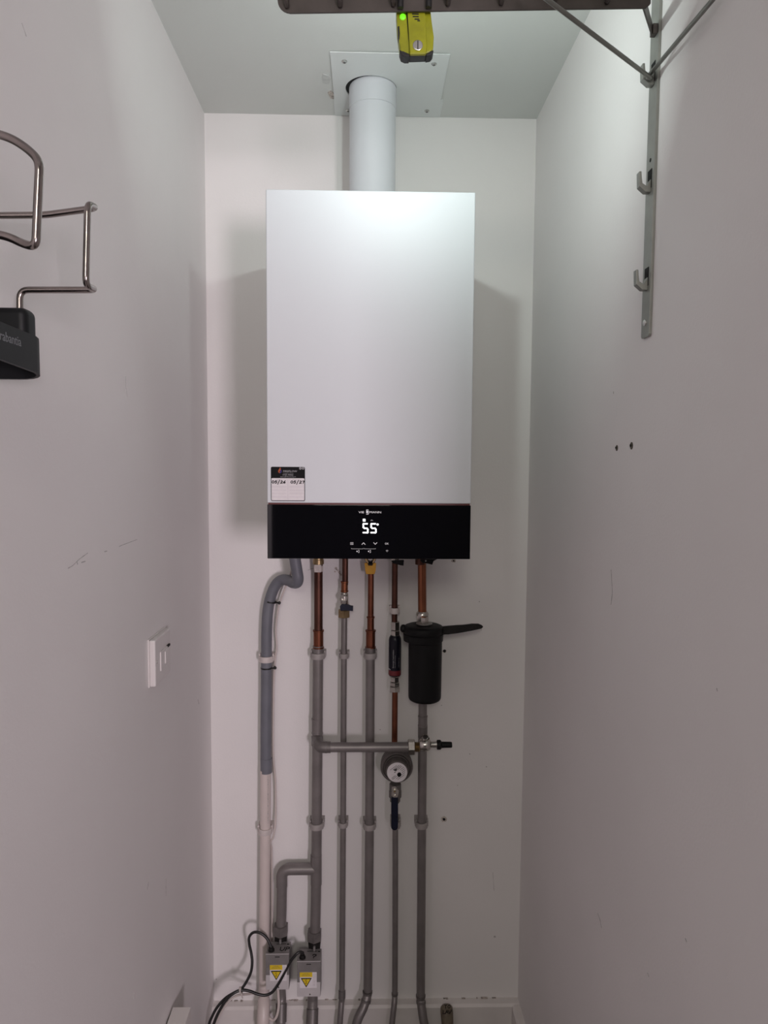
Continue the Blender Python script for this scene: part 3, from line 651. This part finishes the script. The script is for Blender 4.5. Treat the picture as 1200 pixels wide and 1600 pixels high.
for q, r, ax in [((657.4, 1556), .0130, (0, 0, 1)), ((657.8, 1566), .0130, (-.05, .3, 1))]:
    MB().lathe(PY(*q, YP-.001 if q[1] < 1560 else YP-.009), ax, [(-.0025, .0112), (-.0025, r), (.0025, r), (.0025, .0112)], 26, cap=False).build('weld_ring', 'greyd', t6)
clip(658.8, 1288, .0122, 'grey clip on the rightmost pipe, right of the navy lever')

# bypass valve joining crossbar and return pipe
t = thing('bypass_valve', 'nickel angle valve with black cap at the right end of the crossbar', 'valve', (xv, YX, zx-.014))
cv = PY(665, 1163.5, YX)
MB().hexnut((PY(637.5, 1165, YX).x, YX, zx), (PY(647.8, 1165, YX).x, YX, zx), .0195).build('union_nut', 'nickel', t)
b = MB()
for k in range(5): b.lathe((PY(648+k*1.6, 1165, YX).x, YX, zx), (1, 0, 0), [(0, .0115), (.0012, .0128), (.0025, .0115)], 22)
b.build('thread', 'brass', t)
MB().lathe(cv, (1, 0, 0), [(-.016, .012), (-.012, .0150), (-.004, .0166), (.004, .0166), (.010, .0145), (.014, .009)], 30).build('valve_body', 'nickel', t)
MB().cyl(cv, (cv.x, YP, cv.z), .0115, 22).build('rear_branch', 'nickel', t)
MB().lathe(PY(664.5, 1153, YX), (-.1, -.5, .7), [(-.012, .011), (0, .0112), (.004, .0095), (.005, .006)], 6).build('hex_cap', 'nickel', t)
MB().cyl((cv.x+.012, YX, cv.z), (PY(684, 1163, YX).x, YX, cv.z), .0075, 18).build('spindle', 'nickel', t)
xk = PY(682.5, 1163, YX).x
kb = MB().lathe((xk, YX, cv.z-.0005), (1, 0, 0), [(0, .010), (.001, .0125), (.009, .0125), (.0115, .0098), (.0125, .0082), (.038, .0074), (.0395, .006)], 24).build('adjuster_cap', 'blackp', t)
kb['label'] = 'black ribbed adjuster cap'

# black magnetic filter
YFI = 1.787; xf = PY(664, 1050, YFI).x; RF = .0418
t = thing('system_filter', 'large black cylindrical filter in front of the rightmost pipe', 'filter', (xf, YFI, PY(664, 1095, YFI).z))
zt, zf0, zf1, zbm = PY(664, 976, YFI).z, PY(664, 989, YFI).z, PY(664, 1000, YFI).z, PY(664, 1093, YFI).z
MB().lathe((xf, YFI, zbm), (0, 0, 1), [(0, RF*.88), (.002, RF*.95), (.006, RF*.99), (.010, RF), (zf1-zbm+.004, RF*1.02)], 56).build('canister', 'blackp', t)
xcp = PY(661.5, 985, YFI).x
MB().lathe((xcp, YFI, zf1-.003), (0, 0, 1), [(0, .0440), (.003, .0500), (zf0-zf1+.002, .0512), (zf0-zf1+.0035, .0490), (zf0-zf1+.006, .0490), (zf0-zf1+.0075, .0500), (zt-zf1-.004, .0500), (zt-zf1-.0005, .0480), (zt-zf1+.002, .042), (zt-zf1+.003, .02)], 56).build('screw_cap', 'blackp', t)
MB().lathe((xcp+.002, YFI, zt+.002), (0, 0, 1), [(0, .0205), (.0018, .0205), (.0022, .019)], 36).build('cap_disc', 'steel', t)
MB().hexnut(PY(663.5, 974, YFI), PY(663.5, 974, YFI)+V(0, 0, .016), .0105).build('bleed_nut', 'nickel', t)
MB().lathe((xcp-.0475, YFI, PY(640, 982, YFI).z), (-1, 0, 0), [(0, .0105), (.007, .0100), (.0105, .006), (.0115, .003)], 20).build('side_lug', 'blackp', t)
# spanner hung from the cap
yh = YFI-.004
hd = MB().prism([PY(*q, yh) for q in [(690, 979), (700, 978.4), (712, 977.4), (724, 976.8), (738, 975), (748, 975), (753, 977), (755.3, 979.5), (752.5, 982.5), (735, 986), (715, 989.5), (700, 991.3), (690, 992)]], (0, .006, 0), .0012).build('cap_handle', 'spool', t)
hd['label'] = 'flat tapering handle'
MB().prism([PY(*q, yh-.0004) for q in [(712, 981.5), (722, 980.4), (722, 981.6), (712, 982.8)]], (0, .0008, 0)).build('handle_recess', 'dark', hd)
MB().prism([PY(*q, yh-.0004) for q in [(744, 976.7), (750, 977.2), (752, 979), (744, 978.4)]], (0, .0008, 0)).build('handle_recess', 'dark', hd)
MB().tube([(xcp+.010, YFI, zf0+.01), (xf, YP-.011, zf0+.012)], .010, 16, 1).build('pipe_connector', 'blackp', t)

# --- motorised valves
def actuator(pts, label, word, nutpx, gland):
    (xl, xr, yt, yb), (bx0, bx1, byt) = pts
    Yf = YP-.062; Yb = YP-.012
    A, B = PY(xl, yt, Yf), PY(xr, yb, Yf)
    t = thing('motorised_valve', label, 'motorised valve', ((A.x+B.x)/2, YP, B.z), 'motorised valves on the left pipes')
    zt_, zb2 = A.z, B.z
    hs = MB().box((A.x, Yf+.002, zb2), (B.x, Yb, zt_), .0016).build('housing', 'galv', t)
    zm = zb2+(zt_-zb2)*.40
    MB().box((A.x+.0004, Yf, zm), (B.x-.0004, Yf+.003, zt_-.0010), .0006).build('front_cover', 'galv', t)
    lo = MB().box((A.x+.0004, Yf-.0004, zb2), (B.x-.0004, Yf+.003, zm+.001), .0006).build('cover_sheen', 'alu', t); lo['label'] = 'pale sheen on the lower part of the cover'  # pale lower box stands for light reflected on the cover
    w = B.x-A.x; xc_ = (A.x+B.x)/2
    MB().box((xc_-w*.10, Yf-.0006, zt_-.0085), (xc_+w*.10, Yf+.001, zt_-.0066)).build('slot', 'dark', t)
    MB().box((xc_-w*.12, Yb-.012, zt_-.001), (xc_+w*.30, Yb-.010, zt_+.0003)).build('slot', 'dark', t)
    MB().box((xc_+w*.34, Yb-.014, zt_-.001), (xc_+w*.45, Yb-.010, zt_+.0003)).build('slot', 'dark', t)
    MB().box((xc_-w*.5, Yf, zt_-.0008), (xc_+w*.5, Yf+.0015, zt_+.0004)).build('cover_lip', 'alu', t)
    # warning label
    lx0, lx1 = A.x+w*(.18 if word == 'UP' else .12), A.x+w*(.90 if word == 'UP' else .84)
    h = zt_-zb2; lz1, lz0 = zt_-h*.30, zt_-h*.745
    lb = MB().box((lx0, Yf-.0011, lz0), (lx1, Yf-.0003, lz1)).build('warning_label', 'paper', t)
    lw = lx1-lx0; ly1 = lx0+lw*.74
    MB().box((lx0, Yf-.0013, lz1-(lz1-lz0)*.30), (ly1, Yf-.0009, lz1)).build('yellow_band', 'warn', lb)
    b = MB()
    for i, row in enumerate(('WARNING', 'ISOLATE SUPPLY', 'BEFORE REMOVING')): b.text(row, .0026, (lx0+lw*.37, Yf-.0014, lz1-.0036-i*.0030), UX, UZ, 'CENTER', .0001)
    b.build('band_lettering', 'bronze', lb)
    tz = lz1-(lz1-lz0)*.36; hx = lw*.33; cx_ = lx0+lw*.38; th = (lz1-lz0)*.60
    MB().prism([(cx_-hx, Yf-.0013, tz), (cx_+hx, Yf-.0013, tz), (cx_, Yf-.0013, tz-th)], (0, .0003, 0)).build('triangle_border', 'ink', lb)
    MB().prism([(cx_-hx*.74, Yf-.0015, tz-th*.11), (cx_+hx*.74, Yf-.0015, tz-th*.11), (cx_, Yf-.0015, tz-th*.84)], (0, .0003, 0)).build('warning_triangle', 'warn', lb)
    MB().strokes([[(.1, 1), (-.35, .35), (.25, .4), (-.1, -.5)], [(-.3, -.2), (-.1, -.55), (.15, -.25)]], (cx_, Yf-.0018, tz-th*.42), UX, UZ, th*.32, .0006, .0002).build('lightning_symbol', 'ink', lb)
    b = MB()
    for i in range(3): b.strokes([[(0, 0), (0, -(lz1-lz0)*(.8 if i < 2 else .5))]], (lx0+lw*(.80+.07*i), Yf-.0012, lz1-.003), UX, UZ, 1, .0007, .0002)
    b.build('side_print', 'scuff', lb)
    MB().lathe((xc_+w*.05, Yf-.0004, zb2+.007), (0, -1, 0), [(0, .0022), (.0008, .0020)], 14).build('cover_screw', 'chrome', t)
    b = hand(MB(), word, (xc_+w*(.05 if word == 'UP' else .08), Yb-.038, zt_+.0003), UX, V(0, 1, 0), .0145, .0125, .0022, .0004); b.build('handwriting', 'ink', t)
    gz = zt_+.004; gx = A.x+w*.20
    MB().lathe((gx+.001, Yf+.014, zt_-.001), (-.1, 0, 1), [(0, .0085), (.004, .0085), (.0045, .0068), (.010, .0062), (.011, .004)], 18).build('cable_entry', 'spool', t)
    # body and nuts behind / above
    (nx, n0, n1, a0, a1) = nutpx
    X = X_at(nx, n1)
    MB().hexnut((X, YP, Z_at(n1)), (X, YP, Z_at(n0)), .0208).build('compression_nut', 'greyd', t)
    MB().lathe((X, YP, Z_at(n1)-.03), (0, 0, 1), [(0, .0150), (.027, .0175), (.031, .0175)], 24).build('valve_body', 'spool', t)
    MB().cyl((X, YP, zb2-.012), (X, YP, Z_at(n1)), .0135, 22).build('through_pipe', 'greyd', t)
    b = MB().lathe((X+.001, YP-.020, zt_+.012), (0, 0, -1), [(0, .003), (.012, .0035)], 12); b.build('lug', 'galv', t)
    return t
v1 = actuator(((415, 451.8, 1491, 1546), (424, 456, 1470)), 'left motorised valve with "UP" handwritten on its top', 'UP', (438.8, 1443, 1458, 1456, 1471), None)
v2 = actuator(((464, 500.8, 1502.5, 1557), (478, 508, 1483)), 'right motorised valve with a question mark on its rusty top', '?', (491.3, 1452.5, 1467, 1466, 1482), None)
# pipe ends below the valves
for pts, lab, r in [([PY(438, 1480, YP), PY(439, 1540, YP), PY(440, 1560, YP-.003), PY(439.5, 1576, YP-.016), PY(439, 1600, YP-.03), PY(439, 1650, YP-.034)], 'grey pipe leaving the underside of the left motorised valve', .0125),
                    ([PY(489, 1490, YP), PY(488.6, 1556, YP), PY(488.4, 1566, YP-.006), PY(488, 1584, YP-.022), PY(487, 1606, YP-.032), PY(486, 1650, YP-.036)], 'grey pipe leaving the underside of the right motorised valve', .0138)]:
    t = thing('outlet_pipe', lab, 'pipe', (pts[-1].x, pts[-1].y, max(.0, pts[-1].z)), 'pipes under the motorised valves')
    MB().tube(pts, r, 24, 6).build('tube', 'grey', t)
    p = pts[3]; d = (pts[4]-pts[2])
    MB().lathe(p, d, [(-.012, r), (-.012, r+.0022), (.03, r+.0024), (.03, r)], 24, cap=False).build('bend_fitting', 'greyd', t)

# --- cables
YC = YP-.05
t = MB().tube([PY(425.5, 1487, YC), PY(422, 1476, YC+.004), PY(416, 1465, YC+.008), PY(406, 1457.5, YC+.010), PY(396, 1457, YC+.012), PY(389.5, 1464, YC+.012), PY(389.5, 1475, YC+.010), PY(392.5, 1489, YC+.006), PY(394, 1503, YC), PY(392, 1519, YC-.006), PY(385, 1534, YC-.012), PY(377, 1545, YC-.018), PY(366, 1551, YC-.022), PY(352, 1560, YC-.030), PY(340, 1573, YC-.036), PY(331.5, 1588, YC-.040), PY(326, 1604, YC-.044), PY(322, 1640, YC-.05), V(PY(322, 1640, YC-.05).x+.004, YC-.05-.01, .004)], .0036, 12, 8).build('power_cable', 'cable')
tag(t, 'black cable looping up from the left motorised valve', 'cable', 'black valve cables')
t = MB().tube([PY(474, 1489, YC), PY(468, 1487.5, YC-.004), PY(462, 1492, YC-.008), PY(453, 1504, YC-.010), PY(444, 1521, YC-.012), PY(434, 1539, YC-.014), PY(425, 1550.5, YC-.016), PY(414, 1555, YC-.018), PY(402, 1553, YC-.020), PY(390, 1548.5, YC-.022), PY(378, 1547, YC-.026), PY(366, 1551.5, YC-.032), PY(354, 1562, YC-.038), PY(344, 1577, YC-.044), PY(336, 1594, YC-.048), PY(331, 1612, YC-.052), PY(328, 1640, YC-.056), V(PY(328, 1640, YC-.056).x+.004, YC-.056-.01, .004)], .0036, 12, 8).build('power_cable', 'cable')
tag(t, 'black cable dipping across the cover of the left valve to the right valve', 'cable', 'black valve cables')
t = MB().tube([PY(398, 1552, YC+.03), PY(385, 1553.5, YC+.004), PY(372, 1555, YC-.018), PY(360, 1562, YC-.030), PY(349, 1576, YC-.036), PY(340, 1594, YC-.040), PY(334, 1612, YC-.044), PY(332, 1640, YC-.048), V(PY(332, 1640, YC-.048).x+.004, YC-.048-.01, .004)], .0028, 10, 8).build('power_cable', 'cablew')
tag(t, 'thin white cable bundled under the black cables at lower left', 'cable')
pt = PY(376.5, 1547, YC-.026)
t = thing('cable_tie', 'clear cable tie bundling the cables beside the waste pipe', 'cable tie', pt)
MB().lathe(pt+V(-.002, 0, -.001), (1, 0, .35), [(0, .0072), (0, .0084), (.004, .0084), (.004, .0072)], 18, cap=False).build('strap', 'tiew', t)
MB().box(pt+V(-.004, -.009, .006), pt+V(.002, -.002, .012), .001).prism([pt+V(.0, -.008, -.004), pt+V(.004, -.008, -.004), pt+V(.007, -.008, -.017), pt+V(.004, -.008, -.017)], (0, .0012, 0)).build('head', 'tiew', t)
t = MB().tube([PY(457, 872, 1.80), PY(455, 893, 1.82), PY(447, 915, 1.845), PY(439, 936, 1.855), PY(434, 955, 1.862), PY(431, 985, 1.865), PY(432.5, 1010, 1.862), PY(430, 1030, 1.862), PY(428, 1060, 1.862), PY(427, 1120, 1.862), PY(427, 1180, 1.862), PY(430, 1215, 1.862), PY(431, 1250, 1.862), PY(430.5, 1285, 1.855), PY(427, 1307, 1.85), PY(423, 1316, 1.852), PY(424.5, 1330, 1.862), PY(425, 1400, 1.865), PY(425, 1450, 1.865), PY(424, 1490, 1.868)], .0026, 10, 6).build('sensor_cable', 'cablew')
tag(t, 'thin white cable running down beside the leftmost waste pipe', 'cable')
t = MB().tube([PY(434, 1540, YP-.024), PY(435, 1556, YP-.028), PY(435.5, 1572, YP-.034), PY(432.5, 1587, YP-.038), PY(427, 1594, YP-.036), PY(421, 1590, YP-.030), PY(418.5, 1580, YP-.01), PY(419, 1570, YP+.002)], .0036, 12, 8).build('sensor_cable', 'cablew')
tag(t, 'white cable making a small loop below the left motorised valve', 'cable')

# --- capped stub
ps = PY(698, 1580, YW-.045); ax = V(-.05, .35, 1).normalized()
t = thing('capped_pipe_stub', 'short capped bronze pipe end at skirting board, hand-marked "TO LAV"', 'pipe', (ps.x, ps.y, .0))
MB().lathe(ps-ax*.034, ax, [(0, .0135), (.002, .0160), (.034, .0172), (.044, .0160), (.049, .0110), (.050, .004)], 28).build('cap', 'bronze', t)
MB().lathe(ps-ax*.040, ax, [(0, .0148), (.002, .0168), (.006, .0168), (.008, .015)], 28).build('cap_ring', 'brass', t)
MB().tube([ps-ax*.03, ps-ax*.05+V(.002, -.004, 0), V(ps.x+.006, ps.y-.03, .0)], .0095, 20, 5).build('stub', 'bronze', t)
b = MB(); hand(b, 'TO', PY(694.0, 1575.5, YW-.0615), UX, V(0, .45, 1), .0078, .0088, .0017); hand(b, 'LAV', PY(691.2, 1584, YW-.0640), UX, V(0, .3, 1), .0082, .0078, .0018)
b.build('handwriting', 'ink', t)

# ------------------------------------------------------------------ left wall: switch and white board
sa = PX(230.6, 1001, XL); Yn, Yf_ = 1.349, 1.455; z1, z0 = -.3455+CZ, -.436+CZ
t = thing('fused_spur', 'white electrical fused spur outlet on the left wall', 'electrical outlet', (XL, (Yn+Yf_)/2, z0))
MB().box((XL, Yn-.002, z0-.001), (XL+.003, Yf_+.001, z1+.002), .001).build('back_plate', 'swtch', t)
fp = MB().box((XL+.002, Yn, z0), (XL+.014, Yf_, z1), .003, 3).build('face_plate', 'swtch', t)
MB().box((XL+.0135, Yn+.030, z0+.022), (XL+.0165, Yf_-.010, z1-.030), .0012).build('fuse_carrier', 'swtch', t)
MB().box((XL+.0150, Yn+.055, z0+.030), (XL+.0185, Yn+.082, z1-.036), .0015).build('fuse_flap', 'swtch', t)
MB().box((XL+.0140, Yf_-.030, z1-.033), (XL+.0172, Yf_-.014, z1-.029)).build('switch_gap', 'dark', t)
MB().lathe((XL+.0135, Yn+.012, (z0+z1)/2), (1, 0, 0), [(0, .003), (.001, .0028)], 14).build('screw', 'chrome', t)
zbd = -1.177+CZ
t = MB().box((XL+.0035, .70, 0), (-.3737, 1.468, zbd), .0012).build('boxing_board', 'skirt')
tag(t, 'pale boxed board standing along foot of the left wall', 'boxing')

# ------------------------------------------------------------------ right wall: slotted strip with hooks
SY0, SY1 = 1.0855, 1.1165
t = thing('wall_strip', 'grey steel wall strip with hooks, screwed to the right wall', 'wall bracket', (XR, 1.10, .19+CZ))
zsb = .190+CZ
MB().prism([(XR, SY0, zsb+.003), (XR, SY0+.003, zsb), (XR, SY1-.003, zsb), (XR, SY1, zsb+.003), (XR, SY1, .95+CZ-.10), (XR, SY0, .95+CZ-.10)], (-.0045, 0, 0), .0004).build('strip', 'stand', t)
MB().lathe((XR-.0045, 1.101, zsb+.022), (-1, 0, 0), [(0, .0052), (.0015, .0050), (.003, .003), (.0032, .001)], 18).build('screw', 'chrome', t)
MB().cyl((XR-.0044, 1.101, PX(1029, 242, XR).z), (XR-.0049, 1.101, PX(1029, 242, XR).z), .0030, 14).build('fixing_hole', 'dark', t)
for py in (283, 433, 122):
    z = PX(1022, py, XR).z; yc = 1.101; x0_ = XR-.0045; hw = .006
    prof = [(x0_, z+.004), (x0_, z-.016), (x0_-.008, z-.016), (x0_-.0175, z-.008), (x0_-.0185, z+.014), (x0_-.0150, z+.014), (x0_-.0140, z-.004), (x0_-.006, z-.009)]
    h = MB().prism([(x, yc-hw, zz) for x, zz in prof], (0, 2*hw, 0), .0008).build('hook', 'stand', t)
    MB().box((x0_-.0006, yc-.0075, z-.010), (x0_+.0002, yc+.0075, z+.018)).build('slot', 'dark', t)
# wire brace hooked into the strip
zh = PX(1022, 122, XR).z
H0 = V(XR-.0135, 1.101, zh-.001)
LT = [PY(1024, 122, 1.101), PY(1017, 122, 1.092), PY(930, 57, 1.03), PY(858, 2, .97), PY(842, -10, .96)]
RT = PX(1117, -4, XR-.016)
b = MB()
p0 = V(H0.x, 1.107, H0.z); 
b.tube(rpath([PY(836, -15, .955), PY(1019, 123.5, 1.091), V(H0.x-.004, 1.094, zh-.007), V(H0.x+.001, 1.101, zh-.002), PX(1120, -8, XR-.013)], .006, 5), .0031, 14, 1)
t = b.build('brace_wire', 'wired'); tag(t, 'bent steel wire hooked in the wall strip, two legs rising in a V', 'wire brace')

# hanging rail
YR = 1.008
pl, pr = PY(433.5, 0, YR), PY(1013, -4, YR); hh = PY(500, 0, YR).z-PY(500, 20.3, YR).z
dirx = (pr-pl).normalized()
t = thing('hanging_rail', 'dark steel hanging rail with pegs across the top of the closet', 'rail', pr+V(0, 0, -hh))
ztilt = lambda x: pl.z+(x-pl.x)*(PY(1000, 13.5, YR).z-PY(455, 21, YR).z)/(PY(1000, 13.5, YR).x-PY(455, 21, YR).x)
pts = []
cxl = pl.x+hh
for k in range(13):
    a = PI/2+PI*k/12; pts.append((cxl+math.cos(a)*hh, YR, ztilt(cxl)+math.sin(a)*hh))
xr_ = PY(1010, 10, YR).x; pts += [(xr_, YR, ztilt(xr_)-hh), (xr_+.006, YR, ztilt(xr_)-hh+.006), (xr_+.006, YR, ztilt(xr_)+hh)]
MB().prism(pts, (0, .003, 0), .0006).build('bar', 'rail', t)
MB().prism([(xr_-.004, YR+.0032, ztilt(xr_)-hh*.55), (XR-.010, 1.094, ztilt(xr_)-hh*.15), (XR-.010, 1.094, ztilt(xr_)+hh*.7), (xr_-.004, YR+.0032, ztilt(xr_)+hh*.7)], (-.001, .003, 0)).build('end_bracket', 'rail', t)
MB().box((XR-.012, 1.088, ztilt(xr_)-hh*.15), (XR-.0046, 1.101, ztilt(xr_)+hh*.7), .001).build('hook_plate', 'rail', t)
for px in (447, 530, 613, 698, 781, 864, 946):
    x = PY(px, 5, YR).x; z = ztilt(x)
    pg = MB().tube([(x, YR+.001, z+.012), (x, YR-.008, z+.009), (x+.0008, YR-.011, z+.001), (x+.0012, YR-.009, z-.006), (x+.0015, YR-.002, z-.0095)], .0040, 12, 5, rr=lambda u: .0046-.0014*u).build('peg', 'rail', t)

# ------------------------------------------------------------------ inspection lamp behind the rail
TY = YR+.0045                                              # its back face
tl = thing('work_light', 'lime yellow inspection lamp hanging behind the steel rail', 'torch', PY(652, 88, TY+.015))
def T(x, y, d=0): return PY(x, y, TY+d)
out = [(619, -14), (619.5, 18), (621, 45), (624, 66), (624.6, 78), (630, 83.5), (640, 85), (664, 84.4), (673, 81), (677.3, 76), (677.8, 58), (674.6, 35), (672.6, 18), (671.5, -14)]
MB().prism([T(*q, .006) for q in out], (0, .020, 0), .003).build('body', 'lime', tl)
MB().prism([T(*q, .001) for q in [(636, -12), (637, 20), (639.5, 60), (640, 84.6), (666, 84.2), (667.5, 70), (664.5, 30), (663, -12)]], (0, .008, 0), .0018).build('back_spine', 'lime', tl)
MB().prism([T(*q, .003) for q in [(624.2, 77), (629.5, 81.2), (640, 83.8), (640, 88.2), (633, 88.4), (627, 85.5)]], (0, .018, 0), .001).prism([T(*q, .003) for q in [(666, 83.5), (673, 81), (677.6, 77.5), (677.2, 81.5), (673.5, 85.8), (666, 87.2)]], (0, .018, 0), .001).prism([T(*q, .005) for q in [(640, 85), (666, 84.5), (666, 87), (640, 88)]], (0, .016, 0), .001).build('bumper', 'rubber', tl)
MB().prism([T(*q, .005) for q in [(621.4, 41.5), (624.0, 40.5), (624.8, 52), (624.2, 62), (622.5, 58)]], (0, .012, 0)).build('side_button', 'rubber', tl)
MB().prism([T(*q, .0052) for q in [(634.8, 19), (636, 19), (638.3, 48), (638.6, 63), (637.6, 52)]], (0, .002, 0)).build('case_seam', 'dark', tl)
c = T(652.8, 71, .001)
sc = MB().lathe(c+V(0, .001, 0), (0, -1, 0), [(0, .0068), (.0015, .0068), (.0022, .0058)], 28).build('pivot_screw', 'chrome', tl)
MB().box(c+V(-.0006, -.0016, -.0056), c+V(.0006, -.0009, .0056)).build('slot', 'dark', sc)
gl = MB().lathe(T(629.3, 26.6, .0062), (0, -1, 0), [(0, .0040), (.0012, .0038), (.0022, .0022)], 20).build('indicator_light', 'gled', tl)
gl['label'] = 'glowing green indicator light'
b = MB()
for i, (x, y, w) in enumerate([(648.5, 22, .010), (649, 26, .009), (651, 30, .007), (654, 32.5, .004)]): b.box(T(x, y, .0005)+V(-w*.4, 0, -.0005), T(x, y, .0011)+V(w*.5, .0003, .0006))
b.build('worn_marking', 'rubber', tl)
# hook over the rail, seen as two dark straps
for x in (625.5, 669.5):
    a = PY(x, 0, YR).x; zr = ztilt(a)
    MB().tube(rpath([(a, TY+.010, zr-.010), (a, TY+.010, zr+hh+.006), (a, YR-.006, zr+hh+.006), (a, YR-.0045, zr-hh*.92)], .004), .0042, 10, 1).build('hanging_strap', 'rubber', tl)
LZ = .590+CZ; LX = .063; LY = TY+.030
MB().box((LX-.016, LY-.004, LZ-.028), (LX+.016, LY, LZ+.028), .001).build('lamp_lens', 'lens', tl)

# ------------------------------------------------------------------ left wall: wire holder
t = thing('ironing_board_holder', 'bent steel wire holder with charcoal pad on the left wall', 'holder', (XL, .70, .12+CZ))
YA, YB = .60, .77
def lp(pts, r=.008): return rpath(pts, r, 5)
A_ = [PY(-203, 196, YA), PY(-10, 207, YA), PY(20, 217, YA), PY(45, 234, YA), PY(62, 252, YA-.006), PY(56, 386, YA-.006), PY(36, 381, YA), PY(14, 370, YA), PY(-10, 365, YA), PY(-203, 358, YA)]
MB().tube(lp(A_, .008), .0034, 14, 1).build('wire_hook', 'wire', t)
B_ = [PY(-32, 337, YB), PY(70, 336, YB), PY(151, 325, YB), PY(137, 318, YB-.026), PY(134, 446, YB-.026), PY(150, 453, YB), PY(31, 453, YB), PY(31, 492, YB)]
MB().tube(lp(B_, .009), .0034, 14, 1).build('wire_frame', 'wire', t)
MB().box((XL, YA-.02, PY(0, 366, YA).z-.02), (XL+.004, YB+.02, PY(0, 200, YA).z+.02), .001).build('back_plate', 'stand', t)
xb1 = PY(40, 490, .745).x; zt1 = PY(0, 478, .745).z; zb1 = PY(0, 535, .745).z
pd = MB().box((XL, .745, zb1), (xb1, .772, zt1), .008, 4).build('pad_block', 'pad', t)
xs = PX(0, 0, -.33).x; xs = -.329
zt2 = PX(20, 506, xs).z; zb2 = PX(13, 554, xs).z; ye = .760
ring_o, ring_i = [], []
def rr2(x0_, x1_, y0_, y1_, r, n=6):
    pts = []
    for cx, cy, a0 in [(x1_-r, y1_-r, 0), (x0_+r, y1_-r, PI/2), (x0_+r, y0_+r, PI), (x1_-r, y0_+r, 1.5*PI)]:
        for k in range(n+1): pts.append((cx+r*math.cos(a0+PI/2*k/n), cy+r*math.sin(a0+PI/2*k/n)))
    return pts
o_ = rr2(XL+.0005, xs, .50, ye, .032); i_ = rr2(XL+.004, xs-.0035, .5035, ye-.0035, .0285); N = len(o_)
zbs = lambda y: zb2-max(0, y-.64)*.11
vs = [(x, y, zbs(y)) for x, y in o_]+[(x, y, zbs(y)) for x, y in i_]+[(x, y, zt2-max(0, y-.70)*.12) for x, y in o_]+[(x, y, zt2-.003-max(0, y-.70)*.12) for x, y in i_]
fs = []
for k in range(N):
    j = (k+1) % N; fs += [(k, N+k, N+j, j), (k, j, 2*N+j, 2*N+k), (N+k, 3*N+k, 3*N+j, N+j)]
fs += [tuple(2*N+k for k in range(N)), tuple(3*N+k for k in range(N))[::-1]]
sl = MB().add(vs, fs).build('pad_sleeve', 'pad', t)
MB().box((XL+.004, .60, zb2+.002), (XL+.012, .66, zb2+.018), .002).build('inner_rib', 'stand', t)
MB().text('brabantia', .0125, V(xs+.0003, PX(33, 541, xs).y, PX(33, 541.5, xs).z), (0, 1, 0), UZ, 'RIGHT', .0001).build('lettering', 'padt', sl)

# ------------------------------------------------------------------ light
w = bpy.data.worlds.new('world'); SC.world = w; w.use_nodes = True
bg = w.node_tree.nodes['Background']; bg.inputs['Color'].default_value = (1, .90, .88, 1); bg.inputs['Strength'].default_value = .02
def area(name, loc, target, sx, sy, power, col, spread=PI):
    l = bpy.data.lights.new(name, 'AREA'); l.shape = 'RECTANGLE'; l.size = sx; l.size_y = sy; l.energy = power; l.color = col; l.spread = spread
    o = bpy.data.objects.new(name, l); COL.objects.link(o); o.location = loc
    d = Vector(target)-Vector(loc); o.rotation_euler = d.to_track_quat('-Z', 'Y').to_euler(); return o
ta = math.radians(26); ya = math.radians(16)
area('lamp_beam', (LX, LY+.001, LZ), (LX+math.cos(ta)*math.sin(ya), LY+math.cos(ta)*math.cos(ya), LZ+math.sin(ta)), .022, .045, 3.0, (.87, 1, .965), math.radians(178))
area('room_light', (1.08, -2.2, CZ+-.21), (1.08*.5, 1.9, CZ-.3), .40, .55, 56, (1, .86, .94))
area('overhead_fill', (-.1, -1.8, 2.42), (-.1, -1.8+1, 2.42-1), .5, .5, 17, (.97, .93, .83))  # unseen overhead fill added to lift the shaded walls

vs_ = SC.view_settings; vs_.view_transform = 'Standard'; vs_.look = 'None'; vs_.exposure = 0; vs_.gamma = 1
try: vs_.use_curve_mapping = False
except Exception: pass
